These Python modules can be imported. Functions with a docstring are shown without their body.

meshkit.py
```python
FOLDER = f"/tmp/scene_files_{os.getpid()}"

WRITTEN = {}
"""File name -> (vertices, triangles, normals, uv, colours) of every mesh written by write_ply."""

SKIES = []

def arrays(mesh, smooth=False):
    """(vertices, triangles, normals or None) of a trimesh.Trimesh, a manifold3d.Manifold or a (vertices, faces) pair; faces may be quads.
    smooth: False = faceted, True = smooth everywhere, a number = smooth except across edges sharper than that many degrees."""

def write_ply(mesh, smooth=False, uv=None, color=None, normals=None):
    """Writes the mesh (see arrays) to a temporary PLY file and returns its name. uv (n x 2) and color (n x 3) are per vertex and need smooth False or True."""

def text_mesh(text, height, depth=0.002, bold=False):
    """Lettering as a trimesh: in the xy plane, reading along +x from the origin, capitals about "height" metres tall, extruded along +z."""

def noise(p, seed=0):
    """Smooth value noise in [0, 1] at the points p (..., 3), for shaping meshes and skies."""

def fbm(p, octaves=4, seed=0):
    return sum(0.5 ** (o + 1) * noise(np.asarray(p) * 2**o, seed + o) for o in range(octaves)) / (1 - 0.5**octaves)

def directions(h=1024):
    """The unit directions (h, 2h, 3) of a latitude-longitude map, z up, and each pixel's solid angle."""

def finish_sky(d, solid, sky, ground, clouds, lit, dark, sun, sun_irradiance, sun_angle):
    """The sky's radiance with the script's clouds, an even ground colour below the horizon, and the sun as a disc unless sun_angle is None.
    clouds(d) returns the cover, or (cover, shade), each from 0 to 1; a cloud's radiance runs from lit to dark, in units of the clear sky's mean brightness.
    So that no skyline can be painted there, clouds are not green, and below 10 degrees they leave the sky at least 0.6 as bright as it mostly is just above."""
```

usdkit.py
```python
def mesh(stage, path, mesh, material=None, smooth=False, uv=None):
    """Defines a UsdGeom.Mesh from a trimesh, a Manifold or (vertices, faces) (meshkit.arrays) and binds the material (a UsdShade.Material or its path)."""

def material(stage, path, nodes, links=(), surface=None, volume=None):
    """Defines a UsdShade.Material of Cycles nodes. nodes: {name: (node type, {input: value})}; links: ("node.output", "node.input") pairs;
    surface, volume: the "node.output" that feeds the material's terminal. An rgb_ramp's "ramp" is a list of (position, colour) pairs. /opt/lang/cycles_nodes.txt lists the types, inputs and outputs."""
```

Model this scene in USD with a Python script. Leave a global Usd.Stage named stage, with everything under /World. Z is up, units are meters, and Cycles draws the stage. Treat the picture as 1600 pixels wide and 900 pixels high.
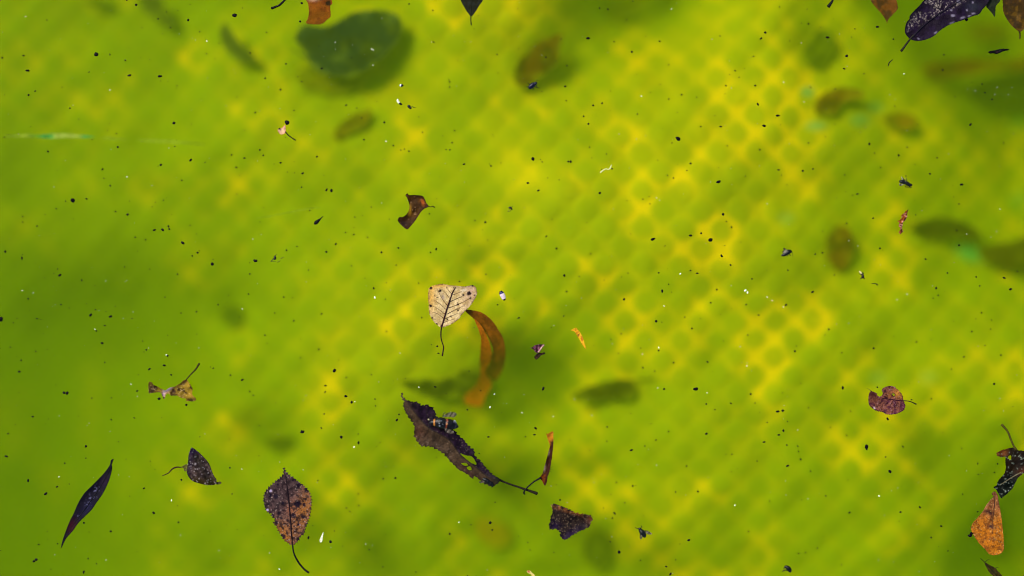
import math, random
import numpy as np
import trimesh
import usdkit, meshkit
from pxr import Usd, UsdGeom, UsdLux, UsdShade, Gf, Sdf, Vt
from scipy.spatial import Delaunay, cKDTree
from scipy.interpolate import RectBivariateSpline
from shapely.geometry import Polygon, Point
import shapely

stage = Usd.Stage.CreateInMemory()
UsdGeom.SetStageUpAxis(stage, UsdGeom.Tokens.z)
UsdGeom.SetStageMetersPerUnit(stage, 1.0)
UsdGeom.Xform.Define(stage, '/World')
UsdGeom.Scope.Define(stage, '/World/Looks')

# ------------------------------------------------------------ camera, sky, sun
U = 0.0004            # metres of water surface per photograph pixel (64 cm across)
H = 1.0               # the camera looks straight down from 1 m above the water
cam = UsdGeom.Camera.Define(stage, '/World/camera')
cam.AddTranslateOp().Set((0, 0, H))
cam.CreateHorizontalApertureAttr(36.0)
cam.CreateVerticalApertureAttr(20.25)
cam.CreateFocalLengthAttr(36.0 * H / (1600 * U))
cam.CreateFStopAttr(0.5)
cam.CreateFocusDistanceAttr(H)
cam.CreateClippingRangeAttr((0.01, 100.0))
cam.CreateExposureAttr(1.66)

SUN = np.array([-0.68, 0.58, 1.0]); SUN /= np.linalg.norm(SUN)   # towards the sun: upper left of the picture
sky = UsdLux.DomeLight.Define(stage, '/World/sky')
sky_mat = usdkit.material(stage, '/World/Looks/sky_light', {
    's': ('sky_texture', {'sky_type': 'single_scattering', 'sun_disc': False, 'sun_elevation': float(math.asin(SUN[2])), 'sun_rotation': float(math.atan2(SUN[0], SUN[1]))}),
    'b': ('background_shader', {'strength': 0.05})}, [('s.color', 'b.color')], surface='b.background')
UsdShade.MaterialBindingAPI.Apply(sky.GetPrim()).Bind(sky_mat)
sky.GetPrim().SetCustomDataByKey('kind', 'structure')
sun = UsdLux.DistantLight.Define(stage, '/World/sun')
sun.CreateNormalizeAttr(True); sun.CreateIntensityAttr(0.40); sun.CreateAngleAttr(20.0); sun.CreateColorAttr((1.0, 0.95, 0.86))
sun.AddTransformOp().Set(Gf.Matrix4d(Gf.Rotation(Gf.Vec3d(0, 0, 1), Gf.Vec3d(*SUN)), Gf.Vec3d(0, 0, 0)))

# ------------------------------------------------------------ helpers
def P(px, py, z=0.0):
    """The point at height z seen at photograph pixel (px, py)."""
    k = U * (H - z) / H
    return np.array([(px - 800) * k, (450 - py) * k, z])

names = {}
def numbered(parent, name):
    key = (parent, name); n = names.get(key, 0); names[key] = n + 1
    return f'{parent}/{name}' + (f'_{n:03d}' if n else '')

def tag(prim, label=None, cat=None, group=None, kind=None):
    for k, v in (('label', label), ('category', cat), ('group', group), ('kind', kind)):
        if v: prim.SetCustomDataByKey(k, v)

def thing(name, label, cat, loc=(0, 0, 0), group=None):
    x = UsdGeom.Xform.Define(stage, numbered('/World', name)); x.AddTranslateOp().Set(tuple(map(float, loc)))
    tag(x.GetPrim(), label, cat, group)
    return x

def part(name, mesh, mat, parent=None, smooth=True, tint=None, label=None):
    base = '/World' if parent is None else str(parent.GetPath())
    m = usdkit.mesh(stage, numbered(base, name), mesh, mat, smooth=smooth)
    if tint is not None:
        UsdGeom.PrimvarsAPI(m).CreatePrimvar('tint', Sdf.ValueTypeNames.Color3fArray, 'vertex').Set(Vt.Vec3fArray.FromNumpy(np.asarray(tint, np.float32)))
    if label: m.GetPrim().SetCustomDataByKey('label', label)
    return m

def sm(a, b, x):
    t = np.clip((x - a) / (b - a), 0, 1); return t * t * (3 - 2 * t)

def n2(x, y, seed=0, octs=3, scale=1.0):
    return meshkit.fbm(np.stack([np.asarray(x) * scale + 91.3, np.asarray(y) * scale + 37.7, np.full(np.shape(x), 3.1 + seed)], -1), octs, seed)

def L(name, nodes, links, surface=None, volume=None):
    return usdkit.material(stage, '/World/Looks/' + name, nodes, links, surface=surface, volume=volume)

# ------------------------------------------------------------ water and the bubble cover under it
water_mat = L('green_water', {
    'fr': ('fresnel', {'IOR': 1.33}),
    't': ('transparent_bsdf', {'color': (1, 1, 1)}),
    'g': ('glossy_bsdf', {'color': (1.0, 0.94, 0.3), 'roughness': 0.05}),
    'm': ('mix_closure', {}),
    'v': ('volume_coefficients', {'scatter_coeffs': (2.1, 3.6, 0.0), 'absorption_coeffs': (3.25, 1.0, 16.0), 'anisotropy': -0.1})},
    [('fr.fac', 'm.fac'), ('t.BSDF', 'm.closure1'), ('g.BSDF', 'm.closure2')], surface='m.closure', volume='v.volume')
wb = trimesh.creation.box(extents=(5.0, 3.6, 0.36)); wb.apply_translation((0, 0, -0.18))
w = part('water', wb, water_mat, smooth=False)
tag(w.GetPrim(), 'cloudy yellow green pool water', None, None, 'structure')

# green and red of the photograph's water on a coarse grid (sRGB): the cover sags where it is dark and rises where it is bright
GX = np.linspace(0, 1600, 9); GY = np.linspace(0, 900, 6)
GG = np.array([[148,148,148,160,185,140,165,140,128],
               [150,150,165,170,170,175,175,160,140],
               [145,150,160,172,180,182,174,158,146],
               [130,133,155,175,168,170,172,167,166],
               [120,140,156,162,158,166,168,162,156],
               [120,140,150,152,148,152,158,156,128]], float)
GR = np.array([[130,125,120,140,190,125,165,125,120],
               [115,125,145,155,155,165,170,152,130],
               [115,120,130,150,168,172,166,145,128],
               [ 95, 92,125,165,147,152,160,152,150],
               [ 85,105,130,142,132,150,150,140,135],
               [ 85,110,130,135,120,135,142,135,100]], float)
sG = RectBivariateSpline(GY, GX, GG, kx=2, ky=2); sR = RectBivariateSpline(GY, GX, GR, kx=2, ky=2)
LAT = 0.0174          # spacing of the bubbles
def cover_base(x, y):
    px = np.clip(800 + x / U / 1.08, -150, 1750); py = np.clip(450 - y / U / 1.08, -120, 1020)
    g = sG.ev(np.clip(py, 0, 900), np.clip(px, 0, 1600))
    d = np.interp(g, [115, 130, 150, 170, 185], [0.190, 0.145, 0.086, 0.058, 0.042])
    d = d + 0.014 * (n2(x, y, 5, 3, 22.0) - 0.5)
    for hx, hy, hr, hs in ((858, 605, 62, 0.030), (835, 755, 45, 0.030), (925, 745, 40, 0.020), (975, 25, 70, 0.030), (1275, 85, 60, 0.022), (1540, 120, 80, 0.030), (1490, 60, 70, 0.016), (1575, 860, 60, 0.030), (560, 105, 110, 0.022), (425, 690, 50, 0.022), (360, 490, 40, 0.018), (1350, 385, 50, 0.010), (935, 850, 50, 0.016), (900, 110, 50, 0.012)):
        d = d + 0.62 * hs * np.exp(-((px - hx) ** 2 + (py - hy) ** 2) / hr ** 2)  # hollows added to deepen dark water, murky shadow by the curled leaf included
    return d
def bubbles(x, y):
    """0 at a bubble's centre, 1 at the edge where bubbles meet."""
    wx = x + 0.009 * (n2(x, y, 11, 2, 12.0) - 0.5); wy = y + 0.009 * (n2(x, y, 12, 2, 12.0) - 0.5)
    a = math.radians(46); u = (wx * math.cos(a) + wy * math.sin(a)) / LAT; v = (-wx * math.sin(a) + wy * math.cos(a)) / LAT
    du = u - np.round(u); dv = v - np.round(v)
    return np.hypot(du, dv), np.round(u), np.round(v), u, v
def axis(half, fine, step, far):
    c = np.arange(-half, half + 1e-9, fine)
    o = np.geomspace(step, far - half, 18)
    return np.concatenate([-(half + o[::-1]), c, half + o])
xs = axis(0.44, 0.0013, 0.004, 2.4); ys = axis(0.28, 0.0013, 0.004, 1.7)
X, Y = np.meshgrid(xs, ys)
r, iu, iv, u_, v_ = bubbles(X, Y)
inside = sm(0.47, 0.42, np.abs(X)) * sm(0.31, 0.27, np.abs(Y))
dome = np.sqrt(np.clip(1 - (r / 0.47) ** 2, 0, 1))
Z = -cover_base(X, Y) + 0.0010 * dome * inside
# colour of what lies on the cover: yellow sediment in the gaps, green film on the bubbles, turquoise plastic where it is rubbed clean
kz = (H - Z) / H; px = 800 + X / U / kz; py = 450 - Y / U / kz
pc, qc = np.clip(px, 0, 1600), np.clip(py, 0, 900)
yel = np.clip((sR.ev(qc, pc) - 0.86 * sG.ev(qc, pc)) / 22.0, -0.6, 1.2)
show = np.clip(0.35 + sm(800, 1250, px) * sm(120, 260, py) + np.exp(-(((px - 260) / 260) ** 2 + ((py - 780) / 150) ** 2)) + 0.6 * np.exp(-(((px - 150) / 200) ** 2 + ((py - 130) / 130) ** 2)) + 0.7 * np.exp(-(((px - 560) / 160) ** 2 + ((py - 540) / 110) ** 2)) + 0.6 * np.exp(-(((px - 700) / 250) ** 2 + ((py - 820) / 110) ** 2)), 0, 1)
vis = np.clip(0.30 + 0.35 * show + 1.0 * sm(0.40, 0.62, n2(X, Y, 26, 2, 16.0)), 0, 1)
cu, cv = np.floor(u_), np.floor(v_)
star = meshkit.noise(np.stack([cu * 5.37, cv * 9.11, cu * 0 + 1.5], -1), 71)
amp = 0.6 * sm(0.36, 0.70, n2(X, Y, 72, 3, 34.0)) + 0.4 * sm(0.36, 0.72, n2(X, Y, 76, 3, 90.0))
gap = sm(0.27, 0.57, r) * np.clip(0.10 + 0.26 * show + 0.60 * amp + 1.1 * (star - 0.45) * sm(0.5, 0.66, r), 0, 1.2)
wisp = sm(0.80, 0.99, 1 - np.abs(2 * n2(X + 0.01 * n2(X, Y, 74, 2, 30.0), Y, 73, 3, 27.0) - 1)) * sm(0.42, 0.66, n2(X, Y, 75, 2, 11.0))  # bright caustic-like strands painted into the cover colour
heap = 0 * X
for hx, hy, hr, hs in ((830,275,34,.8),(800,250,22,.5),(1065,282,20,1.),(1255,290,26,.8),(1140,395,26,.9),(1085,400,24,.8),(515,600,24,1.),(360,668,24,1.2),(815,10,34,.9),(1308,682,18,1.),(1382,680,16,.9),(985,330,20,.5),(1280,500,16,.9),(990,775,18,.8),(985,850,20,.7),(845,480,16,.8),(1015,120,60,.4),(1110,75,40,.4),(1320,600,26,.4),(1040,385,22,.6),(900,290,20,.5),(1195,330,30,.5),(1580,240,30,.5),(600,510,30,.5),(745,640,20,.6),(300,770,26,.5),(200,740,24,.3),(530,520,24,.5),(1450,590,22,.5),(1350,560,22,.4),(1270,670,20,.4)):
    heap = heap + hs * np.exp(-((px - hx) ** 2 + (py - hy) ** 2) / hr ** 2)
patch = sm(0.46, 0.72, n2(X, Y, 21, 4, 34.0) + 0.08 * yel)
fine = n2(X, Y, 23, 3, 150.0)
q = np.clip(gap * vis * (0.30 + 0.95 * patch + 1.2 * heap) * (0.35 + 1.2 * fine) + 0.16 * wisp * vis + 0.15 * patch + 0.35 * heap * (0.4 + 1.2 * fine) + 0.12 * yel, 0, 1)[..., None]
film = np.array([0.325, 0.405, 0.002]); sed = np.array([0.95, 0.66, 0.002])
bub = 0.88 + 0.24 * meshkit.noise(np.stack([iu * 7.31, iv * 5.77, iu * 0 + 0.5], -1), 31)
C = film * (1 + (bub - 1) * vis)[..., None] * (1 - q) + sed * q
C = C * (0.85 + 0.3 * n2(X, Y, 25, 3, 45.0))[..., None]
bare = 0 * X
for hx, hy, rx, ry, hs in ((1508,388,17,15,1.),(1524,400,16,12,.9),(1262,143,10,8,.7),(1275,197,16,7,.7),(1345,188,16,10,.5),(1368,168,14,9,.5),(1590,188,18,12,.7),(1592,312,14,12,.5),(1228,340,14,10,.3),(1372,590,14,12,.25),(1450,590,14,12,.25),(1400,640,1,1,0)):
    bare = bare + hs * np.exp(-(((px - hx) / rx) ** 2 + ((py - hy) / ry) ** 2) ** 2)
b_ = np.clip(0.8 * bare, 0, 1)[..., None]; C = C * (1 - b_) + np.array([0.08, 0.48, 0.42]) * b_
nx, ny = len(xs), len(ys)
idx = np.arange(nx * ny).reshape(ny, nx)
quads = np.stack([idx[:-1, :-1], idx[:-1, 1:], idx[1:, 1:], idx[1:, :-1]], -1).reshape(-1, 4)
cover_mat = L('algae_film', {'a': ('attribute', {'attribute': 'tint'}), 'p': ('principled_bsdf', {'roughness': 0.8, 'specular_ior_level': 0.1})}, [('a.color', 'p.base_color')], surface='p.BSDF')
cov = part('pool_cover', (np.stack([X, Y, Z], -1).reshape(-1, 3), quads), cover_mat, smooth=True, tint=C.reshape(-1, 3))
tag(cov.GetPrim(), 'sunken bubble pool cover coated with green and yellow algae', 'pool cover')

# ------------------------------------------------------------ materials of what floats
WHITE = 1.4          # how bright a white sheet lies in this light; photograph tones divided by it give base colours
def lin(c):
    c = np.asarray(c, float) / 255.0
    return np.clip(np.where(c <= 0.04045, c / 12.92, ((c + 0.055) / 1.055) ** 2.4) / WHITE, 0.004, 0.85)

def skin(name, rough, bump, scale, spec=0.5, sheen=0.0):
    return L(name, {
        'a': ('attribute', {'attribute': 'tint'}), 'tc': ('texture_coordinate', {}),
        'n': ('noise_texture', {'scale': scale, 'detail': 4.0, 'roughness': 0.65}),
        'n2': ('noise_texture', {'scale': scale * 0.35, 'detail': 3.0}),
        'r': ('map_range', {'from_min': 0.3, 'from_max': 0.7, 'to_min': 0.62, 'to_max': 1.35, 'clamp': True}),
        'm': ('mix_color', {'blend_type': 'multiply', 'fac': 1.0, 'use_clamp': False}),
        'rr': ('map_range', {'from_min': 0.3, 'from_max': 0.7, 'to_min': rough * 0.6, 'to_max': min(1.0, rough * 1.5), 'clamp': True}),
        'b': ('bump', {'strength': bump, 'distance': 0.0006}),
        'p': ('principled_bsdf', {'specular_ior_level': spec, 'sheen_weight': sheen})},
        [('tc.object', 'n.vector'), ('tc.object', 'n2.vector'), ('n.fac', 'r.value'), ('a.color', 'm.a'), ('r.result', 'm.b'),
         ('m.result', 'p.base_color'), ('n2.fac', 'rr.value'), ('rr.result', 'p.roughness'), ('n.fac', 'b.height'), ('b.normal', 'p.normal')], surface='p.BSDF')
M_dry = skin('dry_leaf', 0.6, 0.35, 1400.0, 0.12)
M_wet = skin('wet_leaf', 0.34, 0.8, 1500.0, 0.06)
M_sub = skin('sunken_leaf', 0.8, 0.1, 500.0, 0.0)
M_stem = skin('leaf_stalk', 0.5, 0.4, 2500.0, 0.1)
M_shell = skin('insect_shell', 0.2, 0.25, 4000.0, 0.25)
M_speck = L('dark_debris', {'p': ('principled_bsdf', {'base_color': (0.004, 0.003, 0.005), 'roughness': 0.4, 'specular_ior_level': 0.04})}, [], surface='p.BSDF')
M_pale = L('pale_debris', {'p': ('principled_bsdf', {'base_color': (0.85, 0.85, 0.62), 'roughness': 0.5})}, [], surface='p.BSDF')
M_wing = L('insect_wing', {'t': ('transparent_bsdf', {'color': (0.8, 0.75, 0.6)}), 'p': ('principled_bsdf', {'base_color': (0.06, 0.04, 0.02), 'roughness': 0.25, 'specular_ior_level': 0.8}), 'm': ('mix_closure', {'fac': 0.55})},
           [('t.BSDF', 'm.closure1'), ('p.BSDF', 'm.closure2')], surface='m.closure')

# ------------------------------------------------------------ shapes
def pts(tile, scale, zs):
    return [(tile[0] + a / scale, tile[1] + b / scale) for a, b in zs]

def spline(p, n=8, closed=True):
    p = np.asarray(p, float); m = len(p); out = []
    for i in range(m if closed else m - 1):
        a, b, c, d = (p[(i + k) % m] for k in (-1, 0, 1, 2)) if closed else (p[max(i - 1, 0)], p[i], p[i + 1], p[min(i + 2, m - 1)])
        t = np.linspace(0, 1, n, endpoint=False)[:, None]
        out.append(0.5 * (2 * b + (c - a) * t + (2 * a - 5 * b + 4 * c - d) * t ** 2 + (3 * b - a - 3 * c + d) * t ** 3))
    if not closed: out.append(p[-1:])
    return np.vstack(out)

def resample(p, step, closed=True):
    if closed: p = np.vstack([p, p[:1]])
    s = np.r_[0, np.cumsum(np.linalg.norm(np.diff(p, axis=0), axis=1))]
    n = max(int(s[-1] / step), 6)
    t = np.linspace(0, s[-1], n, endpoint=not closed)
    return np.stack([np.interp(t, s, p[:, k]) for k in (0, 1)], 1), t

def outline(p, step=0.7, smooth=True, serr=(0, 5), ragged=0.3, seed=0):
    q = spline(p) if smooth else np.asarray(p, float)
    q, t = resample(q, step)
    d = np.roll(q, -1, 0) - np.roll(q, 1, 0); d /= np.linalg.norm(d, axis=1, keepdims=True) + 1e-9
    area = 0.5 * np.sum(q[:, 0] * np.roll(q[:, 1], -1) - q[:, 1] * np.roll(q[:, 0], -1))
    nrm = np.stack([d[:, 1], -d[:, 0]], 1) * np.sign(area)
    off = ragged * 2 * (n2(q[:, 0], q[:, 1], seed, 2, 0.35) - 0.5)
    if serr[0]:
        ph = t / serr[1] + 0.8 * n2(q[:, 0], q[:, 1], seed + 3, 1, 0.06)
        off = off + serr[0] * ((ph % 1.0) ** 1.5 - 0.4) * (0.6 + 0.8 * meshkit.noise(np.stack([np.floor(ph), ph * 0, ph * 0 + seed], -1), 5))
    q = q + nrm * off[:, None]
    poly = Polygon(q).buffer(0)
    return max(poly.geoms, key=lambda g: g.area) if poly.geom_type == 'MultiPolygon' else poly

def sheet(poly, zf, thick=0.00022, res=1.3, seed=0, origin=None):
    """A thin closed leaf blade over a polygon of photograph pixels. zf(x, y, d): height; d is the distance to the rim in pixels."""
    rings = [np.array(poly.exterior.coords)[:-1]] + [np.array(r.coords)[:-1] for r in poly.interiors]
    rings = [resample(r, 0.9)[0] for r in rings]
    b = np.vstack(rings)
    x0, y0, x1, y1 = poly.bounds
    rng = np.random.default_rng(seed)
    gx, gy = np.meshgrid(np.arange(x0, x1, res), np.arange(y0, y1, res))
    g = np.stack([gx.ravel(), gy.ravel()], 1) + rng.uniform(-0.25, 0.25, (gx.size, 2)) * res
    tree = cKDTree(b)
    g = g[shapely.contains_xy(poly, g[:, 0], g[:, 1])]
    if len(g): g = g[tree.query(g)[0] > 0.55]
    v = np.vstack([b, g])
    f = Delaunay(v).simplices
    c = v[f].mean(1)
    f = f[shapely.contains_xy(poly, c[:, 0], c[:, 1])]
    ar = np.cross(v[f[:, 1]] - v[f[:, 0]], v[f[:, 2]] - v[f[:, 0]])
    f = f[np.abs(ar) > 1e-5]; ar = ar[np.abs(ar) > 1e-5]
    f = np.where((ar > 0)[:, None], f[:, ::-1], f)          # picture y runs down: clockwise there is upward here
    d = tree.query(v)[0]; d[:len(b)] = 0
    z = zf(v[:, 0], v[:, 1], d)
    k = U * (H - z) / H
    top = np.stack([(v[:, 0] - 800) * k, (450 - v[:, 1]) * k, z], 1)
    if origin is not None: top = top - origin
    bot = top - [0, 0, thick]
    n = len(v)
    e = np.vstack([f[:, [0, 1]], f[:, [1, 2]], f[:, [2, 0]]])
    key = {tuple(x) for x in e.tolist()}
    rim = np.array([x for x in e.tolist() if (x[1], x[0]) not in key])
    side = np.vstack([np.stack([rim[:, 1], rim[:, 0], rim[:, 0] + n], 1), np.stack([rim[:, 1], rim[:, 0] + n, rim[:, 1] + n], 1)])
    return np.vstack([top, bot]), np.vstack([f, f[:, ::-1] + n, side]), v, d

def tube(p3, r, sides=7):
    p = np.asarray(p3, float); m = len(p)
    r = np.broadcast_to(r, (m,)).astype(float)
    t = np.gradient(p, axis=0); t /= np.linalg.norm(t, axis=1, keepdims=True) + 1e-12
    a = np.cross(t, np.where(np.abs(t[:, 2:]) < 0.9, [0, 0, 1.0], [1.0, 0, 0])); a /= np.linalg.norm(a, axis=1, keepdims=True) + 1e-12
    b = np.cross(t, a); ang = np.arange(sides) * 2 * np.pi / sides
    v = (p[:, None] + r[:, None, None] * (np.cos(ang)[None, :, None] * a[:, None] + np.sin(ang)[None, :, None] * b[:, None])).reshape(-1, 3)
    i, j = np.meshgrid(np.arange(m - 1), np.arange(sides), indexing='ij')
    q = np.stack([i * sides + j, i * sides + (j + 1) % sides, (i + 1) * sides + (j + 1) % sides, (i + 1) * sides + j], -1).reshape(-1, 4)
    f = np.vstack([q[:, [0, 1, 2]], q[:, [0, 2, 3]]])
    v = np.vstack([v, p[:1] - t[:1] * r[0] * 0.5, p[-1:] + t[-1:] * r[-1] * 0.5])
    c0, c1 = m * sides, m * sides + 1
    k = np.arange(sides); k2 = (k + 1) % sides
    f = np.vstack([f, np.stack([k2, k, k * 0 + c0], 1), np.stack([(m - 1) * sides + k, (m - 1) * sides + k2, k * 0 + c1], 1)])
    return v, f

def stalk(p, w, zf, origin, seed=1, sides=7, wob=0.25, n=6):
    """A stalk or vein along photograph pixels; w: its width in pixels, from start to end."""
    q = spline(p, n, closed=False)
    q = q + wob * 2 * np.stack([n2(q[:, 0], q[:, 1], seed, 2, 0.15) - 0.5, n2(q[:, 0], q[:, 1], seed + 7, 2, 0.15) - 0.5], 1)
    w = np.interp(np.linspace(0, 1, len(q)), np.linspace(0, 1, len(np.atleast_1d(w))), np.atleast_1d(w))
    r = w * U / 2
    z = np.asarray(zf(q[:, 0], q[:, 1]), float) + np.zeros(len(q))
    p3 = np.array([P(x, y, zz) for (x, y), zz in zip(q, z)])
    return tube(p3 - origin, r, sides)

def mixc(c, w, col):
    w = np.clip(w, 0, 1)[:, None]
    return c * (1 - w) + lin(col) * w

def spot(x, y, cx, cy, r, soft=0.5, seed=0):
    d = np.hypot(x - cx, y - cy) + 0.35 * r * (n2(x, y, seed, 2, 0.5) - 0.5) * 2
    return 1 - sm(r * (1 - soft * 0.5), r * (1 + soft * 0.5), d)

def blob(x, y, cx, cy, rx, ry=None, ang=0.0):
    ry = ry or rx; a = math.radians(ang); dx, dy = x - cx, y - cy
    u = (dx * math.cos(a) + dy * math.sin(a)) / rx; v = (-dx * math.sin(a) + dy * math.cos(a)) / ry
    return np.exp(-(u * u + v * v))

def veinnet(x, y, s=0.35, seed=0):
    """fine dark net of a leaf, 1 on the lines"""
    a = n2(x, y, seed + 40, 2, s); b = n2(x, y, seed + 41, 2, s * 1.13)
    return np.maximum(1 - sm(0.0, 0.05, np.abs(a - 0.5)), 1 - sm(0.0, 0.05, np.abs(b - 0.5)))

def leaf(name, label, shape, colour, z0=0.0008, zf=None, mat=None, holes=(), smooth=True, serr=(0, 5), ragged=0.3, seed=0, cat='leaf', curl=0.0012, wrinkle=0.0010,
         stem=None, stem_w=(2, 2.5), stem_c=(28, 18, 14), stem_z=None, midrib=None, midrib_w=(0.8, 1.8), veins=(), vein_w=0.55, vein_c=None, group=None, res=1.3, thick=0.00022, tilt=(0, 0), blade_name='blade', parent=None, plabel=None):
    mat = mat or M_dry
    poly = outline(shape, 0.7, smooth, serr, ragged, seed)
    for h in holes:
        poly = poly.difference(outline(h, 0.6, True, (0, 5), 0.5, seed + 9))
    if poly.geom_type == 'MultiPolygon': poly = max(poly.geoms, key=lambda g: g.area)
    cx, cy = poly.centroid.x, poly.centroid.y
    def height(x, y, d=None):
        x = np.asarray(x, float); y = np.asarray(y, float)
        d = np.full(x.shape, 10.0) if d is None else d
        z = z0 + tilt[0] * (x - cx) * U + tilt[1] * (y - cy) * U + wrinkle * (n2(x, y, seed + 2, 3, 0.07) - 0.5) * 2 + curl * np.exp(-d / 7.0) * n2(x, y, seed + 4, 2, 0.04)
        return z + (zf(x, y) if zf else 0)
    if parent is None:
        o = P(cx, cy, float(height(np.array([cx]), np.array([cy]))[0]))
        t = thing(name, label, cat, o, group); t.o = o
    else:
        t = parent; o = parent.o
    v, f, p2, d = sheet(poly, height, thick, res, seed, o)
    c = colour(p2[:, 0], p2[:, 1], d)
    c = np.clip(c, 0.003, 0.9); c = c * np.clip(c.max(1, keepdims=True) / 0.16, 0.55, 1.0) ** 0.8
    bl = part(blade_name, (v, f), mat, t, True, np.vstack([c, c * 0.7]), label=plabel)
    def add(nm, line, w, col, lift=0.0, m=M_stem, zz=None, sides=7, wob=0.25, t=t):
        vv, ff = stalk(line, w, (zz or (lambda x, y: height(x, y) + lift)), o, seed + len(nm), sides, wob)
        tc = np.tile(lin(col), (len(vv), 1)) * (0.7 + 0.6 * meshkit.noise(vv * 2500, 3))[:, None]
        part(nm, (vv, ff), m, t, True, tc)
    if midrib is not None: add('midrib', midrib, midrib_w, vein_c or stem_c, 0.0002, t=bl)
    for ln in veins: add('side_vein', ln, (vein_w, vein_w * 0.4), vein_c or stem_c, 0.0001, sides=5, t=bl)
    if stem is not None: add('stalk', stem, stem_w, stem_c, 0.0002, zz=stem_z)
    return t

def ramp_along(x, y, a, b):
    a = np.array(a, float); b = np.array(b, float); d = b - a
    return ((x - a[0]) * d[0] + (y - a[1]) * d[1]) / (d @ d)

def side_of(x, y, line):
    """signed pixel distance from a polyline: positive to its right when walking along it with y down"""
    q, _ = resample(spline(line, 6, False), 0.8, False)
    k = cKDTree(q); dist, i = k.query(np.stack([x, y], 1)); i = np.clip(i, 0, len(q) - 2)
    t = q[i + 1] - q[i]
    return np.sign(t[:, 0] * (y - q[i, 1]) - t[:, 1] * (x - q[i, 0])) * dist

def flecks(x, y, seed, thr=0.72, s=0.55):
    return sm(thr, thr + 0.08, n2(x, y, seed, 2, s))  # speckle mask: leaf mottling, and wet glints painted pale into the colour

# ------------------------------------------------------------ leaves on the water
T = (650, 430); S = 10
def c_pale(x, y, d):
    c = np.tile(lin((230, 200, 142)), (len(x), 1))
    c = mixc(c, 0.8 * blob(x, y, 672, 462, 9, 26) + 0.75 * blob(x, y, 688, 446, 14, 5), (238, 172, 46))
    c = mixc(c, 0.85 * blob(x, y, 736, 455, 14, 14) + 0.5 * blob(x, y, 729, 474, 9, 12), (200, 158, 128))
    c = mixc(c, 0.9 * blob(x, y, 692, 464, 2.6, 5.5, -25), (150, 128, 118))
    c = mixc(c, 0.8 * blob(x, y, 725, 454, 3.5, 2), (245, 235, 210))
    c = mixc(c, 0.6 * sm(0.45, 0.65, n2(x, y, 3, 3, 0.22)), (176, 140, 78))
    c = mixc(c, 0.5 * veinnet(x, y, 0.5, 3), (172, 148, 74))
    c = mixc(c, 0.85 * np.exp(-d / 1.3) * sm(0.3, 0.55, n2(x, y, 8, 2, 0.3)), (96, 44, 16))
    for a, b, r in ((235,205,22),(378,240,24),(590,195,11),(480,190,11),(410,132,14),(830,285,32),(738,305,18),(850,362,18),(915,315,11),(655,460,16),(650,430,9),(655,548,14),(690,597,9),(285,318,10),(330,347,11),(230,482,22),(255,665,14),(295,683,9),(325,760,15),(400,790,20),(490,690,14),(550,645,15),(215,595,8),(755,465,8),(380,595,7),(775,172,9),(880,162,16),(350,372,6),(640,532,7),(675,515,6)):
        c = mixc(c, spot(x, y, T[0] + a / S, T[1] + b / S, r / S, 0.6), (38, 12, 22))
    return c
mr = pts(T, S, [(625,185),(570,270),(510,440),(460,600),(405,790)])
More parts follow.
